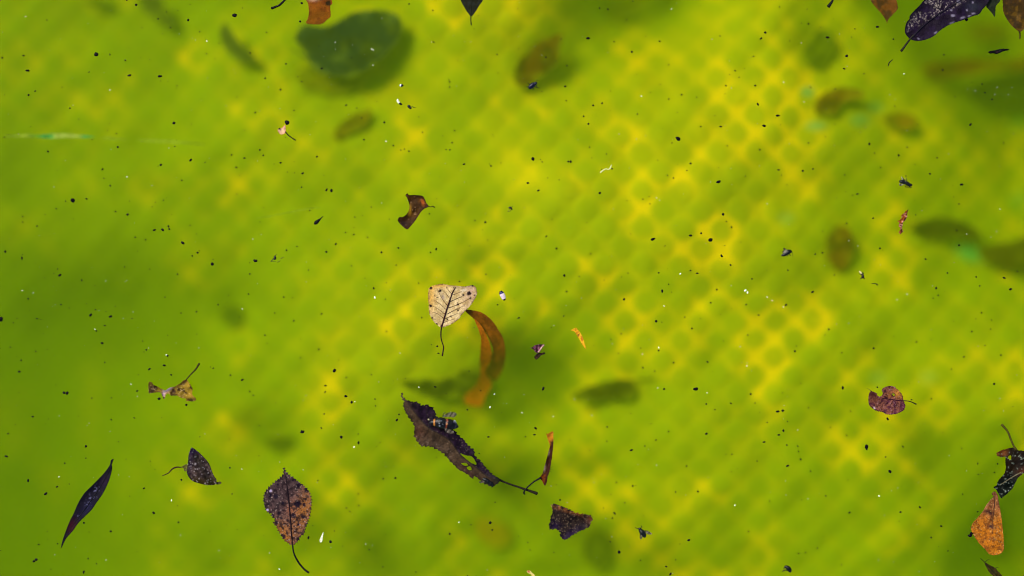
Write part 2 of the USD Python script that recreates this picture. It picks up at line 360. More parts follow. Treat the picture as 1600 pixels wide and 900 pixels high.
leaf('floating_leaf', 'pale yellow heart shaped leaf with black spots and dark midrib, stalk pointing down', pts(T, S, [(300,155),(410,135),(480,150),(620,165),(760,175),(880,155),(930,185),(950,240),(950,300),(920,370),(860,460),(800,530),(740,590),(690,640),(690,660),(640,710),(560,760),(440,810),(390,815),(330,775),(250,690),(210,590),(200,480),(190,380),(190,300),(195,230),(220,185)]),
     c_pale, serr=(1.2, 3.6), seed=11, midrib=mr, midrib_w=(1.3, 1.9, 2.4), vein_c=(58, 18, 20), vein_w=0.95, curl=0.0008, wrinkle=0.0006,
     veins=[pts(T, S, q) for q in ([(560,300),(510,240),(470,190)],[(530,370),(470,290),(400,215)],[(497,485),(410,370),(330,215)],[(475,545),(380,455),(280,385)],[(460,615),(350,530),(240,470)],[(435,680),(330,600),(225,570)],
                                   [(560,310),(640,285),(720,245)],[(535,410),(640,365),(760,310)],[(505,512),(660,455),(870,350)],[(480,610),(600,545),(740,480)],[(455,675),(580,625),(700,580)],[(430,740),(530,705),(640,670)])],
     stem=[(690.5,508),(688.8,522),(690,532),(693,543),(691,556)], stem_w=(2.0, 2.4, 1.8, 2.0, 2.6), stem_c=(48, 16, 18))

T = (610, 290); S = 11.25
def c_brown(x, y, d):
    c = np.tile(lin((86, 54, 8)), (len(x), 1))
    c = mixc(c, 0.7 * sm(0.4, 0.7, n2(x, y, 3, 3, 0.16)), (112, 70, 12))
    c = mixc(c, blob(x, y, 661, 316, 3, 5, -20), (190, 92, 26))
    c = mixc(c, 0.9 * blob(x, y, 631, 350, 10, 7), (44, 28, 26))
    c = mixc(c, 0.85 * blob(x, y, 639, 327, 3, 7), (214, 160, 20))
    c = mixc(c, 0.7 * veinnet(x, y, 0.16, 6), (56, 26, 6))
    c = mixc(c, np.exp(-d / 1.2) * 0.7, (50, 24, 6))
    return mixc(c, 0.8 * flecks(x, y, 17, 0.74), (172, 130, 90))
leaf('floating_leaf', 'crescent shaped curled brown leaf with a bite out of its left side', pts(T, S, [(265,170),(300,135),(330,165),(440,165),(560,180),(600,230),(630,300),(670,350),(650,385),(600,405),(540,460),(480,550),(420,640),(350,720),(310,765),(270,760),(210,715),(150,650),(130,600),(160,555),(230,545),(300,480),(335,400),(330,320),(310,260),(290,210)]),
     c_brown, mat=M_wet, seed=21, curl=0.004, wrinkle=0.0018, stem=pts(T, S, [(640,352),(710,375),(745,360),(778,385)]), stem_w=(2.2, 1.2, 1.5, 2.4), stem_c=(70, 66, 10), stem_z=lambda x, y: -0.002 + 0 * x)

T = (610, 600); S = 5
RAG_MID = pts(T, S, [(100,110),(200,235),(300,345),(450,430),(540,545),(660,645),(760,722),(840,755)])
def c_rag(x, y, d):
    s = side_of(x, y, RAG_MID)
    c = np.tile(lin((84, 64, 46)), (len(x), 1))
    c = mixc(c, 0.6 * sm(0.4, 0.65, n2(x, y, 3, 3, 0.12)), (112, 86, 62))
    c = mixc(c, 0.55 * blob(x, y, 652, 675, 12, 12), (122, 74, 54))
    c = mixc(c, 0.8 * blob(x, y, 728, 738, 18, 9, 35), (92, 56, 48))
    c = mixc(c, sm(0.5, -1.5, s) * sm(625, 660, x + 0 * y), (52, 30, 54))
    c = mixc(c, 0.7 * sm(0.5, -1.5, s) * flecks(x, y, 9, 0.55, 0.3), (24, 12, 30))
    c = mixc(c, 0.8 * blob(x, y, 778, 752, 12, 6, 30), (58, 60, 40))
    c = mixc(c, 0.5 * veinnet(x, y, 0.3, 5), (40, 28, 22))
    c = mixc(c, 0.6 * np.exp(-d / 1.2), (26, 14, 16))
    return mixc(c, 0.45 * flecks(x, y, 19, 0.74, 0.9), (150, 125, 105))
def z_rag(x, y):
    return 0.0032 * np.exp(-(side_of(np.ravel(x), np.ravel(y), RAG_MID).reshape(np.shape(x)) / 9.0) ** 2)
leaf('floating_leaf', 'long ragged dark brown and purple leaf with holes, a bee lying on it', pts(T, S, [(90,75),(105,110),(150,130),(180,140),(215,145),(240,165),(290,165),(330,190),(355,225),(365,255),(410,300),(440,350),(490,360),(530,395),(580,445),(620,490),(660,525),(665,560),(700,600),(740,645),(790,700),(830,730),(855,755),(840,775),(800,800),(760,790),(720,770),(690,745),(665,720),(650,725),(640,740),(600,705),(560,685),(510,645),(470,605),(430,560),(390,525),(340,500),(290,490),(250,488),(215,455),(190,420),(183,370),(185,325),(150,270),(115,215),(100,170),(105,140),(85,100)]),
     c_rag, mat=M_wet, zf=z_rag, serr=(1.9, 6.5), ragged=1.6, seed=31, curl=0.002, wrinkle=0.0016,
     holes=[pts(T, S, h) for h in ([(545,540),(575,555),(640,570),(672,628),(640,620),(590,590),(565,572)], [(550,620),(590,618),(605,636),(578,638)], [(598,650),(625,645),(634,672),(610,670)])],
     midrib=RAG_MID, midrib_w=(1.0, 1.6, 2.6), vein_c=(46, 34, 26), stem=pts(T, S, [(825,735),(900,770),(1000,805),(1080,832),(1146,856)]), stem_w=(4.5, 3.0, 3.2, 3.8, 5.6), stem_c=(36, 30, 14),
     stem_z=lambda x, y: 0.0012 + 0 * x, veins=[pts(T, S, q) for q in ([(300,345),(270,400),(220,440)],[(390,390),(370,450),(330,490)],[(470,450),(455,510),(430,550)],[(300,345),(290,260),(280,180)],[(450,430),(500,400),(520,400)],[(540,545),(520,600),(500,625)])])

T = (80, 705); S = 5.625
def c_willow(x, y, d):
    c = np.tile(lin((24, 15, 36)), (len(x), 1))
    c = mixc(c, 0.8 * blob(x, y, 111, 822, 9, 12), (84, 18, 40))
    c = mixc(c, 0.6 * blob(x, y, 136, 795, 7, 14, 30), (44, 40, 84))
    c = mixc(c, 0.5 * blob(x, y, 163, 752, 6, 9, 30), (70, 40, 76))
    sq = 1 - sm(0.0, 0.035, np.abs(n2(x, y, 7, 2, 0.22) - 0.5))
    m = blob(x, y, 153, 765, 9, 8) + blob(x, y, 143, 780, 7, 8) + blob(x, y, 117, 808, 6, 4) + 0.8 * blob(x, y, 136, 788, 4, 4)
    c = mixc(c, 0.75 * sq * np.clip(m, 0, 1), (150, 145, 190))  # pale lines stand for wet glints, put into the colour
    return mixc(c, 0.8 * np.exp(-d / 1.5), (12, 7, 14))
leaf('floating_leaf', 'narrow pointed blue black willow leaf lying aslant at the lower left', pts(T, S, [(545,70),(530,105),(535,150),(520,220),(495,290),(450,380),(400,450),(360,510),(300,570),(240,630),(190,700),(130,770),(95,840),(85,850),(95,800),(125,710),(160,620),(200,540),(240,450),(290,370),(350,310),(410,250),(470,185),(515,120),(525,80)]),
     c_willow, mat=M_wet, ragged=0.15, seed=41, curl=0.001, wrinkle=0.0006, midrib=pts(T, S, [(545,68),(500,190),(400,360),(280,530),(170,680),(88,846)]), midrib_w=(1.6, 1.0, 0.8, 0.5), vein_c=(20, 12, 22))

T = (240, 680); S = 10
def c_fold(x, y, d):
    c = np.tile(lin((100, 80, 74)), (len(x), 1))
    c = mixc(c, 0.85 * sm(0.42, 0.58, n2(x, y, 5, 3, 0.28)), (44, 30, 30))
    c = mixc(c, sm(716, 704, y + 0.3 * (x - 300)), (64, 28, 88))
    c = mixc(c, 0.8 * blob(x, y, 296, 722, 5, 14), (40, 20, 60))
    c = mixc(c, sm(742, 752, y - 0.12 * (x - 310)), (62, 46, 16))
    c = mixc(c, 0.8 * blob(x, y, 332, 751, 7, 6), (70, 62, 30))
    c = mixc(c, 0.7 * np.exp(-d / 1.3), (22, 12, 16))
    return mixc(c, 0.8 * flecks(x, y, 29, 0.70, 0.8), (180, 165, 165))
fl = leaf('floating_leaf', 'small folded purple grey leaf with pointed top and stalk to its left', pts(T, S, [(590,195),(640,215),(720,280),(800,360),(870,450),(910,560),(950,650),(980,690),(980,760),(900,780),(800,775),(700,750),(600,710),(545,650),(520,580),(530,480),(540,400),(545,320),(560,260)]),
     c_fold, mat=M_wet, seed=51, zf=lambda x, y: 0.005 * np.exp(-((x - 303 - 0.55 * (y - 720)) / 10) ** 2), stem=pts(T, S, [(545,470),(430,500),(370,500),(300,522),(230,590),(135,635)]), stem_w=(1.6, 1.5, 2.6, 2.4, 1.8, 1.2), stem_c=(52, 26, 14), stem_z=lambda x, y: 0.0006 + 0 * x)
leaf('', '', pts(T, S, [(520,455),(535,520),(510,565),(480,560),(470,520),(440,500),(470,470)]), lambda x, y, d: mixc(np.tile(lin((112, 108, 40)), (len(x), 1)), 0.6 * veinnet(x, y, 0.5, 2), (70, 60, 20)), seed=52, parent=fl, blade_name='scrap')
leaf('', '', pts(T, S, [(970,745),(1030,725),(1058,738),(1050,760),(990,772)]), lambda x, y, d: np.tile(lin((88, 82, 30)), (len(x), 1)), seed=53, parent=fl, blade_name='tip')

T = (390, 720); S = 5
SER_MID = pts(T, S, [(270,60),(285,150),(300,280),(315,420),(325,560),(335,660)])
SERV = [pts(T, S, q) for q in ([(290,170),(330,150),(360,150)],[(295,230),(350,200),(410,190)],[(300,290),(370,250),(460,240)],[(308,360),(390,310),(480,290)],[(314,430),(400,370),(478,355)],[(320,500),(400,440),(465,430)],[(326,580),(390,520),(440,510)],
                               [(290,190),(250,160),(225,160)],[(297,250),(230,205),(165,205)],[(302,310),(220,265),(125,255)],[(308,370),(220,330),(120,320)],[(314,440),(240,405),(150,390)],[(321,520),(260,480),(195,470)],[(328,600),(270,560),(220,520)])]
def c_ser(x, y, d):
    c = np.tile(lin((100, 74, 74)), (len(x), 1))
    c = mixc(c, 0.9 * blob(x, y, 474, 800, 16, 40, 15) + 0.9 * blob(x, y, 442, 835, 14, 26, -25), (166, 102, 34))
    c = mixc(c, 0.5 * blob(x, y, 455, 795, 8, 12), (190, 110, 60))
    nn = n2(x, y, 5, 3, 0.28)
    c = mixc(c, 0.8 * sm(0.5, 0.62, nn), (52, 36, 40))
    c = mixc(c, 0.5 * veinnet(x, y, 0.45, 5), (44, 28, 32))
    for a, b, r in ((380,190,17),(445,225,16),(205,275,20),(160,270,16),(375,335,30),(425,340,13),(340,425,19),(230,410,15),(260,590,20),(415,440,13),(285,130,11),(340,150,11),(210,485,14),(380,612,16),(180,430,13),(220,185,10),(260,330,9),(440,300,8),(150,340,10),(250,450,9),(300,470,8),(380,500,9)):
        c = mixc(c, 0.92 * spot(x, y, T[0] + a / S, T[1] + b / S, r / S, 0.9), (28, 12, 40))
    c = mixc(c, 0.75 * np.exp(-d / 1.0) * sm(0.3, 0.5, n2(x, y, 8, 2, 0.3)), (34, 14, 20))
    for a, b, r in ((165,235,9),(140,385,9),(395,500,5)):
        c = mixc(c, 0.9 * spot(x, y, T[0] + a / S, T[1] + b / S, r / S, 0.9), (215, 190, 225))
    return mixc(c, 0.6 * flecks(x, y, 39, 0.72, 0.9), (190, 160, 150))  # specular speckles painted as pale flecks
leaf('floating_leaf', 'oval saw edged leaf mottled purple and orange with long curved stalk', pts(T, S, [(265,50),(285,85),(320,115),(360,145),(400,175),(450,220),(475,260),(485,320),(480,380),(465,450),(440,520),(425,570),(400,590),(385,620),(340,660),(310,650),(270,620),(235,565),(205,510),(185,490),(195,460),(170,435),(165,410),(135,400),(115,350),(108,300),(120,245),(155,200),(200,160),(245,125),(262,100)]),
     c_ser, mat=M_wet, serr=(3.0, 4.8), ragged=0.4, seed=61, curl=0.0012, midrib=SER_MID, midrib_w=(1.0, 1.5, 2.0), vein_c=(34, 16, 24), veins=SERV, vein_w=0.7,
     stem=pts(T, S, [(335,655),(345,720),(380,790),(420,840),(462,874)]), stem_w=(2.6, 2.6, 3.0, 3.0, 3.4), stem_c=(20, 12, 12))

T = (220, 560); S = 11.25
def c_crum(x, y, d):
    c = np.tile(lin((140, 112, 30)), (len(x), 1))
    c = mixc(c, 0.7 * blob(x, y, 295, 612, 9, 12), (186, 148, 44))
    c = mixc(c, 0.8 * sm(0.48, 0.62, n2(x, y, 5, 3, 0.25)), (66, 42, 18))
    c = mixc(c, 0.8 * blob(x, y, 237, 607, 8, 10), (62, 38, 28))
    c = mixc(c, 0.9 * blob(x, y, 272, 612, 3, 4), (58, 18, 10))
    c = mixc(c, 0.9 * blob(x, y, 262, 608, 7, 3, -35) + 0.7 * blob(x, y, 256, 616, 2, 4), (236, 196, 214))  # white pink highlight painted into the leaf colour
    c = mixc(c, 0.9 * blob(x, y, 256, 621, 1.6, 2.5), (40, 6, 20))
    c = mixc(c, 0.8 * blob(x, y, 288, 597, 5, 3, -30), (60, 30, 22))
    c = mixc(c, 0.7 * blob(x, y, 298, 624, 9, 3), (60, 54, 16))
    return mixc(c, 0.7 * flecks(x, y, 49, 0.7, 0.8), (214, 180, 120))
leaf('floating_leaf', 'crumpled yellow brown scrap of leaf with a straight stalk pointing up', pts(T, S, [(135,425),(190,420),(230,470),(300,500),(380,540),(440,555),(520,510),(600,490),(700,430),(760,380),(820,390),(880,470),(910,540),(900,620),(930,670),(975,720),(940,750),(860,755),(800,745),(790,710),(720,695),(640,655),(540,655),(490,620),(440,640),(420,700),(395,710),(375,650),(340,600),(250,600),(180,610),(140,605)]),
     c_crum, mat=M_wet, ragged=0.7, seed=71, curl=0.003, wrinkle=0.003, stem=pts(T, S, [(790,385),(870,290),(960,195),(1028,88)]), stem_w=(1.6, 2.2, 2.6, 3.4), stem_c=(70, 62, 16), stem_z=lambda x, y: -0.0006 + 0 * x,
     midrib=pts(T, S, [(790,385),(690,470),(560,530),(440,575)]), midrib_w=(1.8, 1.4, 0.8), vein_c=(80, 44, 28))

T = (840, 770); S = 10
def c_torn(x, y, d):
    c = np.tile(lin((58, 42, 34)), (len(x), 1))
    c = mixc(c, 0.8 * sm(0.5, 0.6, n2(x, y, 5, 3, 0.3)), (24, 14, 16))
    up = sm(9, 0, y - (789 + 0.28 * (x - 862)))
    c = mixc(c, 0.7 * up * sm(0.3, 0.6, n2(x, y, 15, 2, 0.2)), (150, 84, 30))
    c = mixc(c, 0.5 * blob(x, y, 922, 812, 6, 8), (120, 60, 30))
    c = mixc(c, 0.8 * blob(x, y, 866, 822, 9, 9) + 0.8 * blob(x, y, 890, 835, 22, 6, -28), (44, 22, 66))
    c = mixc(c, 0.8 * blob(x, y, 861, 791, 1.6, 4), (220, 190, 90))
    c = mixc(c, 0.55 * flecks(x, y, 59, 0.66, 1.0), (150, 124, 96))
    return mixc(c, 0.5 * veinnet(x, y, 0.4, 7), (20, 12, 14))
leaf('floating_leaf', 'torn dark scrap of leaf with rusty upper rim, right of the curled strip', pts(T, S, [(215,200),(260,180),(330,185),(400,215),(480,250),(560,290),(640,325),(720,345),(800,340),(860,360),(870,400),(840,460),(830,510),(760,555),(690,590),(620,625),(540,665),(470,705),(410,730),(370,695),(340,660),(355,620),(330,580),(250,570),(190,575),(165,545),(185,500),(190,440),(205,390),(225,330),(235,260)]),
     c_torn, mat=M_wet, smooth=False, serr=(1.8, 4.2), ragged=2.2, seed=81, curl=0.003, wrinkle=0.002)

T = (800, 660); S = 6.92
def c_strip(x, y, d):
    t = ramp_along(x, y, (862, 675), (852, 758))
    c = np.tile(lin((206, 128, 22)), (len(x), 1))
    c = mixc(c, sm(0.2, 0.4, t), (84, 40, 18))
    c = mixc(c, sm(0.72, 0.85, t), (134, 62, 16))
    c = mixc(c, sm(857.5, 861, x + 0.16 * (y - 700)) * sm(0.1, 0.2, t), (78, 34, 12))
    c = mixc(c, 0.8 * blob(x, y, 851, 732, 1.5, 6, 12) + 0.7 * blob(x, y, 858, 707, 1, 5, 10), (226, 190, 150))
    return mixc(c, 0.6 * veinnet(x, y, 0.4, 8), (48, 20, 8))
leaf('floating_leaf', 'narrow curled rusty strip of leaf, its hooked stalk crossing the ragged leaf stalk', pts(T, S, [(365,108),(385,125),(440,95),(448,140),(445,230),(440,320),(425,420),(415,500),(390,580),(375,650),(355,685),(330,640),(305,600),(330,550),(350,480),(375,390),(395,310),(410,250),(385,180),(372,135)]),
     c_strip, mat=M_wet, ragged=0.6, seed=91, curl=0.004, stem=pts(T, S, [(312,598),(240,640),(180,690),(140,732),(128,765),(142,778)]), stem_w=(3.6, 2.4, 2.4, 2.8, 2.8, 2.0), stem_c=(18, 10, 10), stem_z=lambda x, y: 0.0032 + 0 * x,
     veins=[pts(T, S, q) for q in ([(400,520),(430,505),(455,520)],[(395,500),(425,490),(440,475)],[(400,530),(420,530),(432,545)])], vein_w=0.8, vein_c=(120, 80, 30))

T = (1340, 585); S = 11.25
RED_MID = pts(T, S, [(370,402),(520,430),(700,455),(815,465)])
def c_red(x, y, d):
    c = np.tile(lin((136, 80, 64)), (len(x), 1))
    c = mixc(c, 0.85 * sm(0.47, 0.6, n2(x, y, 5, 3, 0.2)) * sm(620, 628, y), (104, 46, 72))
    c = mixc(c, 0.85 * blob(x, y, 1403, 615, 7, 9, -30), (200, 130, 40))
    c = mixc(c, 0.7 * blob(x, y, 1390, 617, 6, 5), (160, 96, 34))
    c = mixc(c, 0.7 * blob(x, y, 1367, 624, 8, 8), (112, 62, 34))
    c = mixc(c, 0.8 * blob(x, y, 1363, 616, 7, 4, 20), (72, 24, 26))
    c = mixc(c, 0.9 * spot(x, y, 1385, 622, 2.0, 0.8) + 0.9 * spot(x, y, 1382, 645, 2.5, .8) + 0.8 * spot(x, y, 1383, 611.5, 2.2, .8) + 0.8 * spot(x, y, 1386, 630, 1.8, .8), (52, 10, 40))
    c = mixc(c, 0.9 * spot(x, y, 1366, 637.5, 1.5, .8), (240, 215, 205))
    c = mixc(c, 0.8 * veinnet(x, y, 0.42, 4), (70, 26, 32))
    c = mixc(c, 0.8 * np.exp(-d / 0.9) * sm(0.35, 0.55, n2(x, y, 8, 2, 0.4)), (66, 20, 26))
    c = mixc(c, 0.9 * np.exp(-(np.hypot(x - 1396, y - 617) / 3.0) ** 4), (40, 14, 10))
    return mixc(c, 0.4 * flecks(x, y, 69, 0.72, 1.0), (210, 160, 165))
leaf('floating_leaf', 'round reddish purple leaf with a notch and a small hole, at the right', pts(T, S, [(245,295),(335,330),(345,365),(390,390),(430,360),(440,320),(425,290),(440,250),(500,215),(570,200),(640,215),(700,260),(760,320),(795,380),(800,440),(830,520),(840,570),(810,630),(740,670),(650,700),(560,705),(490,695),(430,660),(360,650),(290,620),(230,570),(195,520),(190,450),(195,380),(210,320)]),
     c_red, mat=M_wet, serr=(1.3, 3.0), seed=101, holes=[pts(T, S, [(600,335),(630,338),(660,366),(635,378)])], midrib=RED_MID, midrib_w=(1.0, 1.6, 2.0), vein_c=(60, 14, 34),
     veins=[pts(T, S, q) for q in ([(780,460),(690,400),(600,330)],[(640,447),(600,500),(555,570)],[(710,457),(690,520),(640,570)],[(760,462),(760,530),(735,610)],[(500,425),(460,360),(440,300)],[(560,435),(520,500),(470,560)],[(450,415),(420,470),(380,520)],[(245,297),(200,265),(162,245)])], vein_w=0.9,
     stem=pts(T, S, [(800,464),(870,468),(930,478),(980,500),(1032,526)]), stem_w=(2.0, 1.4, 1.6, 1.8, 2.2), stem_c=(26, 10, 14))

T = (1500, 760); S = 6.43
def c_orange(x, y, d):
    c = np.tile(lin((214, 130, 24)), (len(x), 1))
    c = mixc(c, sm(822, 785, y), (168, 106, 66))
    c = mixc(c, 0.7 * sm(0.5, 0.66, n2(x, y, 5, 3, 0.22)), (150, 84, 20))
    c = mixc(c, 0.85 * blob(x, y, 1544, 800, 9, 4, 15) + 0.8 * blob(x, y, 1548, 823, 8, 4, 20) + 0.6 * blob(x, y, 1549, 810, 3, 12), (72, 34, 44))
    c = mixc(c, 0.75 * flecks(x, y, 31, 0.56, 0.5) , (110, 58, 22))
    c = mixc(c, 0.8 * np.exp(-d / 1.0) * sm(800, 780, y + 0.5 * (1560 - x)), (40, 24, 14))
    return mixc(c, 0.7 * flecks(x, y, 79, 0.7, 0.8), (236, 190, 110))
leaf('floating_leaf', 'bright orange triangular leaf hanging below the dark leaf at the right edge', pts(T, S, [(345,50),(375,80),(390,150),(405,230),(420,330),(432,450),(440,560),(438,640),(400,680),(340,690),(290,680),(260,640),(200,580),(150,510),(110,430),(130,370),(180,310),(230,250),(265,190),(320,120),(335,100),(320,75)]),
     c_orange, ragged=0.5, seed=111, curl=0.001, tilt=(0, -0.035), z0=-0.0008, midrib=pts(T, S, [(352,70),(345,200),(330,330),(330,480)]), midrib_w=(1.6, 1.1, 0.6), vein_c=(92, 56, 40))

T = (1500, 650); S = 6.92
def c_edge(x, y, d):
    c = np.tile(lin((48, 34, 16)), (len(x), 1))
    c = mixc(c, sm(742, 756, y + 0.5 * (x - 1560)), (20, 26, 16))
    c = mixc(c, 0.9 * sm(1580, 1570, x) * sm(716, 710, y), (120, 66, 24))
    c = mixc(c, 0.7 * blob(x, y, 1598, 735, 10, 5, -30), (120, 62, 30))
    c = mixc(c, 0.6 * blob(x, y, 1594, 722, 8, 12), (24, 16, 10))
    c = mixc(c, 0.5 * veinnet(x, y, 0.3, 4), (18, 14, 10))
    return mixc(c, 0.8 * flecks(x, y, 89, 0.70, 0.7), (150, 160, 140))
leaf('floating_leaf', 'crumpled black brown leaf cut by the right edge, olive stalk pointing up', pts(T, S, [(600,370),(650,370),(720,380),(780,420),(790,560),(700,610),(660,640),(620,680),(600,720),(565,790),(500,850),(445,890),(420,850),(395,800),(360,770),(400,750),(405,710),(450,660),(480,620),(495,570),(490,470),(500,440),(440,445),(400,430),(390,400),(450,370),(540,345),(575,340)]),
     c_edge, mat=M_wet, smooth=False, serr=(0.7, 3.5), ragged=0.8, seed=121, wrinkle=0.0025, curl=0.002, z0=0.0016, holes=[pts(T, S, [(515,450),(550,425),(548,475)])], midrib=pts(T, S, [(420,755),(560,665),(700,588)]), midrib_w=(1.0, 1.4, 1.6), vein_c=(120, 110, 80),
     stem=pts(T, S, [(625,390),(580,320),(545,240),(510,160),(452,93)]), stem_w=(4.5, 3.0, 3.2, 3.2, 4.2), stem_c=(78, 72, 18), stem_z=lambda x, y: 0.0 * x - 0.0002)

T = (1500, 760); S = 6.43
leaf('floating_leaf', 'olive brown leaf tip with thin forked stalk at the bottom right', pts(T, S, [(250,765),(300,790),(350,815),(390,860),(430,915),(420,960),(350,920),(295,860),(262,805)]),
     lambda x, y, d: mixc(mixc(np.tile(lin((82, 66, 16)), (len(x), 1)), 0.8 * veinnet(x, y, 0.3, 3), (30, 22, 8)), 0.5 * flecks(x, y, 5, 0.6, 0.5), (120, 100, 40)),
     mat=M_wet, ragged=0.8, seed=131, z0=-0.001, stem=pts(T, S, [(270,790),(245,760),(206,724)]), stem_w=(1.8, 1.2, 1.0), stem_c=(34, 28, 10), veins=[pts(T, S, [(250,765),(272,742),(298,729)]), pts(T, S, [(330,830),(370,815),(390,820)])], vein_w=1.0, midrib=pts(T, S, [(262,785),(330,850),(400,930)]), midrib_w=(1.6, 1.2))

T = (1390, 0); S = 7.62
def c_top(x, y, d):
    c = np.tile(lin((42, 24, 54)), (len(x), 1))
    c = mixc(c, 0.7 * sm(0.45, 0.6, n2(x, y, 5, 3, 0.12)), (30, 16, 30))
    c = mixc(c, 0.6 * blob(x, y, 1520, 10, 14, 9), (48, 54, 66))
    band = sm(2, -9, (y - (50 - 0.52 * (x - 1425)))) * 1.0
    band = np.maximum(band, 0.25)
    sq = np.maximum(1 - sm(0.0, 0.045, np.abs(n2(x, y, 7, 2, 0.30) - 0.5)), 1 - sm(0.0, 0.04, np.abs(n2(x, y, 12, 2, 0.50) - 0.5)))
    keep = sm(0.30, 0.52, n2(x, y, 14, 2, 0.16))
    c = mixc(c, 0.65 * sq * keep * sm(0.3, 0.8, band) * sm(1.5, 4, d), (206, 188, 172))  # squiggles are tiny highlights painted into the dark blade
    for a, b, rx, ry, an in ((870,210,30,12,-15),(740,275,34,10,-22),(550,390,22,13,-35),(755,185,26,14,0),(1000,160,26,8,0),(345,462,18,8,30),(950,190,24,7,-15),(820,20,22,18,0),(920,120,12,12,0),(735,122,14,10,0),(990,28,12,12,0)):
        c = mixc(c, 0.85 * np.exp(-(((x - T[0] - a / S) * math.cos(math.radians(an)) + (y - b / S) * math.sin(math.radians(an))) / (rx / S)) ** 4 - ((-(x - T[0] - a / S) * math.sin(math.radians(an)) + (y - b / S) * math.cos(math.radians(an))) / (ry / S)) ** 4), (140, 130, 150))
    return mixc(c, 0.7 * np.exp(-d / 1.5), (14, 8, 20))
leaf('floating_leaf', 'large purple black leaf with pale squiggles at the top right, stalk to lower left', pts(T, S, [(420,-10),(360,60),(290,130),(240,190),(235,225),(205,260),(185,330),(190,400),(240,460),(300,485),(370,485),(440,470),(510,440),(560,400),(620,350),(700,300),(790,265),(860,245),(930,215),(1000,190),(1070,165),(1110,110),(1160,50),(1200,-30),(1150,-120),(950,-160),(700,-140),(520,-80)]),
     c_top, mat=M_wet, ragged=0.35, seed=141, curl=0.0015, wrinkle=0.001, midrib=pts(T, S, [(260,455),(420,290),(640,130),(900,-20),(1150,-100)]), midrib_w=(2.4, 1.4, 1.0), vein_c=(24, 14, 30),
     stem=pts(T, S, [(290,415),(240,470),(190,540),(138,608)]), stem_w=(2.2, 3.0, 3.2, 4.2), stem_c=(36, 34, 20))
leaf('floating_leaf', 'dark slate pointed leaf tip between the squiggled leaf and the corner leaf', pts(T, S, [(1150,60),(1180,110),(1220,155),(1252,198),(1260,130),(1268,70),(1310,20),(1340,-60),(1200,-80)]),
     lambda x, y, d: mixc(np.tile(lin((44, 54, 36)), (len(x), 1)), 0.6 * sm(0.45, 0.6, n2(x, y, 4, 3, 0.2)), (24, 28, 22)), seed=151, z0=-0.002)
leaf('floating_leaf', 'mottled brown leaf in the top right corner with a short stalk pointing down', pts(T, S, [(1380,-60),(1350,60),(1360,150),(1400,230),(1450,300),(1520,360),(1550,380),(1600,350),(1680,260),(1700,120),(1680,-60)]),
     lambda x, y, d: mixc(mixc(np.tile(lin((88, 50, 14)), (len(x), 1)), 0.8 * sm(0.5, 0.64, n2(x, y, 4, 3, 0.2)), (124, 84, 18)), 0.6 * sm(0.52, 0.66, n2(x, y, 6, 3, 0.16)), (70, 36, 26)), seed=161, z0=-0.004, tilt=(0, -0.05),
     stem=pts(T, S, [(1545,360),(1552,410),(1550,462)]), stem_w=(2.4, 2.8, 2.4), stem_c=(84, 70, 14), stem_z=lambda x, y: -0.006 + 0 * x)
leaf('floating_leaf', 'blurred red brown pointed leaf tip at the top edge, left of the squiggled leaf', pts((1340, 0), 16, [(260,-120),(300,-40),(400,120),(520,250),(640,390),(700,490),(735,585),(770,480),(860,390),(960,280),(1010,200),(990,80),(960,-40),(900,-140)]),
     lambda x, y, d: mixc(np.tile(lin((128, 68, 8)), (len(x), 1)), 0.7 * sm(0.45, 0.62, n2(x, y, 4, 3, 0.12)), (84, 40, 10)), seed=171, z0=-0.008, tilt=(0, -0.1))
leaf('floating_leaf', 'black pointed leaf base at the top edge with thin stalk hanging straight down', pts((710, 0), 20, [(120,-200),(160,-100),(200,20),(300,200),(380,340),(450,440),(500,505),(540,505),(620,420),(700,300),(760,190),(860,60),(920,-100),(900,-220)]),
     lambda x, y, d: mixc(mixc(np.tile(lin((30, 26, 20)), (len(x), 1)), 0.7 * sm(0.5, 0.62, n2(x, y, 4, 3, 0.2)), (52, 56, 58)), 0.5 * np.exp(-d / 1.5), (30, 34, 6)), mat=M_wet, seed=181, z0=-0.0015, curl=0.0006, wrinkle=0.0006,
     stem=pts((710, 0), 20, [(515,490),(515,640),(530,785)]), stem_w=(2.2, 1.8, 2.2), stem_c=(48, 52, 8), stem_z=lambda x, y: -0.002 + 0 * x, midrib=pts((710, 0), 20, [(515,495),(525,300),(540,-100)]), midrib_w=(1.6, 1.2), vein_c=(20, 18, 16))
leaf('floating_leaf', 'half sunken orange brown leaf at the top edge beside the huge sunken leaf', pts((410, 0), 6, [(380,-80),(390,-30),(425,30),(435,100),(430,160),(410,215),(480,228),(560,222),(600,190),(640,150),(635,60),(655,30),(640,-30),(640,-90)]),
     lambda x, y, d: mixc(mixc(mixc(np.tile(lin((176, 92, 8)), (len(x), 1)), 0.8 * sm(0.48, 0.62, n2(x, y, 4, 3, 0.14)), (150, 66, 10)), 0.9 * spot(x, y, 513, 5, 4.5, 0.8), (44, 22, 8)), 0.9 * blob(x, y, 489, 0, 8, 2.5), (236, 180, 150)), seed=191, z0=-0.004, tilt=(0, -0.5), curl=0.001)

